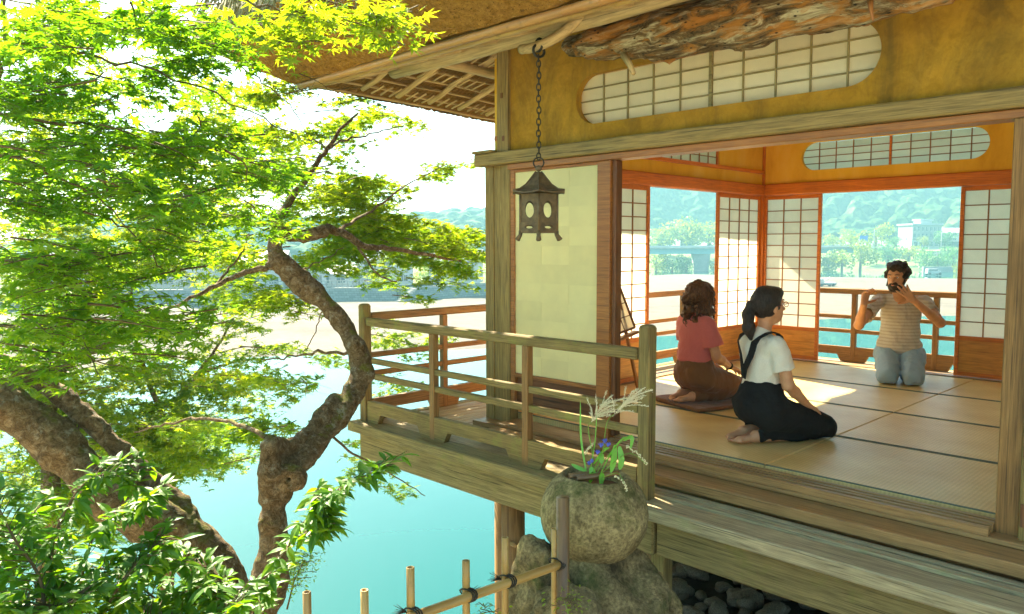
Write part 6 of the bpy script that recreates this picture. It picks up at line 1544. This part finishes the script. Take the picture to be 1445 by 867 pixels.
tube('belt', [B(.118*math.cos(a), .142*math.sin(a), .352) for a in np.linspace(0, 2*np.pi, 24)[:-1]], .009, 'black_cloth', w2, 6, close=True)
wr = ra[2]; d = nrm(ra[2]-ra[1]); tube('wristwatch', [wr-d*.03, wr-d*.008], .0285, 'black_cloth', w2, 12)
wr = la[2]; d = nrm(la[2]-la[1]); tube('bracelet', [wr-d*.03, wr-d*.012], .0285, 'black_cloth', w2, 12)
pr = [('e', (-.025, 0, .035), (.104, .095, .105)), ('e', (.03, 0, .085), (.072, .07, .040))]; rr = np.random.default_rng(12)
for i in range(34):
    a = math.pi*(.30+1.40*rr.random()); z = .05-.22*rr.random(); r = .088+.018*rr.random()-.1*max(0, z)*.4; pr.append(('e', (r*math.cos(a)-.012, r*.92*math.sin(a), z), (.030+.012*rr.random(), .030, .030+.02*rr.random())))
hairmesh(H, pr, 'hair', 'hair_brown', w2, sub=[((.115, 0, -.045), (.075, .09, .11))], warp=[(26, .020, 3, 1), (60, .010, 2, 4)], k=.012)
cu = MB()
for i in range(90):
    a = math.pi*(.28+1.44*rr.random()); z = .06-.24*rr.random(); r = .105+.02*rr.random(); L = .05+.04*rr.random(); ph = rr.random()*6
    cu.tube([H(r*math.cos(a)-.01+.007*math.cos(ph+q*1.5), r*.94*math.sin(a)+.007*math.sin(ph+q*1.5), z-L*q/6) for q in range(7)], np.linspace(.005, .002, 7), 4, cap=False)
cu.build('curls', 'hair_brown', w2, True); face_bits(w2, H, 'hair_brown')
# ---------- man with raised hands
Fm = (.35, -.94); B = Body((-2.555, 7.50, 0), Fm, 1.06)
hc = pd(1266, 392, 6.86); Hf = nrm(-FW*.62-RT*.66+np.array([0, 0, -.18])); H = Head(hc, Hf)
mn = thing('person', 'bearded man kneeling with both hands raised in a striped beige shirt', 'person', (*B.O[:2], 0))
shR, shL = B(.0, -.178, .672), B(.0, .178, .672)
elR, wrR = pd(1212, 459, 6.78), pd(1219, 430, 6.62); elL, wrL = pd(1327, 456, 6.72), pd(1289, 424, 6.52)
c = [B(a, b, z) for a in (-.25, .50) for b in (-.34, .34) for z in (0.0, 1.04)]+[elR, elL, wrR+UP*.18-RT*.1, wrL+UP*.15-RT*.15, hc+.16]; s = grid_for(c, .03, .0052)
s.ell(B(-.01, 0, .24), (.125, .155, .115), .04, rot=B.rot()); s.ell(B(-.005, 0, .40), (.100, .128, .14), .05, rot=B.rot()); s.ell(B(.0, 0, .57), (.108, .150, .14), .05, rot=B.rot()); s.cap(B(-.01, -.14, .675), B(-.01, .14, .675), .048, .048, .04)
s.cap(B(-.0, 0, .67), hc-np.array([0, 0, .06]), .058, .052, .03); add_head(s, H, 1.05); legs_seiza(s, B, 0, knee=.36, gap=.09, tz=.2); feet(s, B, .09)
for sh, el, wr in ((shR, elR, wrR), (shL, elL, wrL)): s.cap(sh, el, .048, .040, .02); s.cap(el, el+(wr-el)*.35, .040, .037, .015); s.cap(el+(wr-el)*.35, wr, .037, .025, .015)
hand(s, wrR, UP*1.0+RT*.18, -FW+RT*.3, 1.02, (.05, .75, .7, .75, .8), 1, .08, (2.2, .1))
hand(s, wrL, -RT*.72+UP*.70-FW*.1, -FW-RT*.25, 1.02, (.05, .10, .08, .12, .18), -1, .16, (1.5, .1))
s.obj('body', 'skin', mn)
c = [B(a, b, z) for a in (-.2, .22) for b in (-.36, .36) for z in (.20, .78)]+[elR, elL]; s = grid_for(c, .03, .006)
s.ell(B(-.0, 0, .42), (.135, .168, .17), .05, rot=B.rot()); s.ell(B(.0, 0, .57), (.122, .172, .15), .05, rot=B.rot()); s.ell(B(.0, 0, .29), (.148, .185, .12), .04, rot=B.rot()); s.cap(B(-.01, -.13, .675), B(-.01, .13, .675), .058, .058, .05); s.cap(B(-.0, 0, .70), B(.0, 0, .735), .07, .062, .03)
sleeves(s, [(sh, sh+(el-sh)*.60, .060, .068) for sh, el in ((shR, elR), (shL, elL))])
s.ell(B(.07, 0, .765), (.07, .055, .05), .02, 'sub', rot=B.rot()); s.cutz(.225); s.warp(9, .018, 2, 4).warp(22, .007, 2, 7); s.obj('shirt', 'tee', mn)
c = [B(a, b, z) for a in (-.24, .50) for b in (-.30, .30) for z in (0.0, .42)]; s = grid_for(c, .02, .006)
s.ell(B(-.02, 0, .23), (.14, .175, .12), .04, rot=B.rot()); legs_seiza(s, B, .018, knee=.36, gap=.095, tz=.21, kr=.070, tr=.094); s.cutz(.010); zz = s.lo[2]+np.arange(s.n[2])*s.v; s.D = np.maximum(s.D, (zz-.34)[None, None].astype(np.float32)); s.warp(11, .014, 2, 28).warp(26, .006, 2, 5); s.obj('jeans', 'jeans', mn)
pr = [('e', (-.025, 0, .045), (.102, .088, .098)), ('e', (.035, 0, .098), (.062, .066, .036))]
for i in range(26):
    a = math.pi*(.34+1.32*rr.random()); z = .12-.12*rr.random(); r = .088 if z < .08 else .068; pr.append(('e', (r*math.cos(a)-.015, r*.9*math.sin(a), z), (.030, .028, .026)))
hairmesh(H, pr, 'hair', 'hair_dark', mn, sub=[((.115, 0, -.02), (.07, .09, .085)), ((.02, .11, -.07), (.05, .06, .05)), ((.02, -.11, -.07), (.05, .06, .05))], warp=[(30, .016, 3, 1), (60, .010, 2, 4)], k=.01)
hairmesh(H, [('e', (.055, 0, -.072), (.052, .056, .050)), ('c', [(.02, -.068, -.02), (.035, -.062, -.06)], [.012, .016]), ('c', [(.02, .068, -.02), (.035, .062, -.06)], [.012, .016]), ('c', [(.098, -.028, -.042), (.106, 0, -.034), (.098, .028, -.042)], [.007, .009, .007])], 'beard', 'hair_dark', mn, sub=[((.112, 0, -.052), (.018, .020, .007))], warp=[(40, .012, 3, 1)], k=.015)
face_bits(mn, H, 'hair_dark')
# ================================================================== HAZE
hm_ = bpy.data.materials.new('haze'); hm_.use_nodes = True; ht = hm_.node_tree
ht.nodes.remove(ht.nodes['Principled BSDF']); pv = ht.nodes.new('ShaderNodeVolumePrincipled'); pv.inputs['Color'].default_value = rgb(.38, .84, 1.0); pv.inputs['Density'].default_value = .00075; pv.inputs['Anisotropy'].default_value = .2
ht.links.new(pv.outputs[0], ht.nodes['Material Output'].inputs['Volume'])
hv = [(x, y, z) for x in (-910, 910) for y in (-910, 910) for z in (-12, 150)]
hz_ = obj('haze', hv, [(0, 1, 3, 2), (4, 6, 7, 5), (0, 4, 5, 1), (2, 3, 7, 6), (0, 2, 6, 4), (1, 5, 7, 3)], hm_); tag(hz_, kind='stuff', label='thin pale blue haze over the river valley')
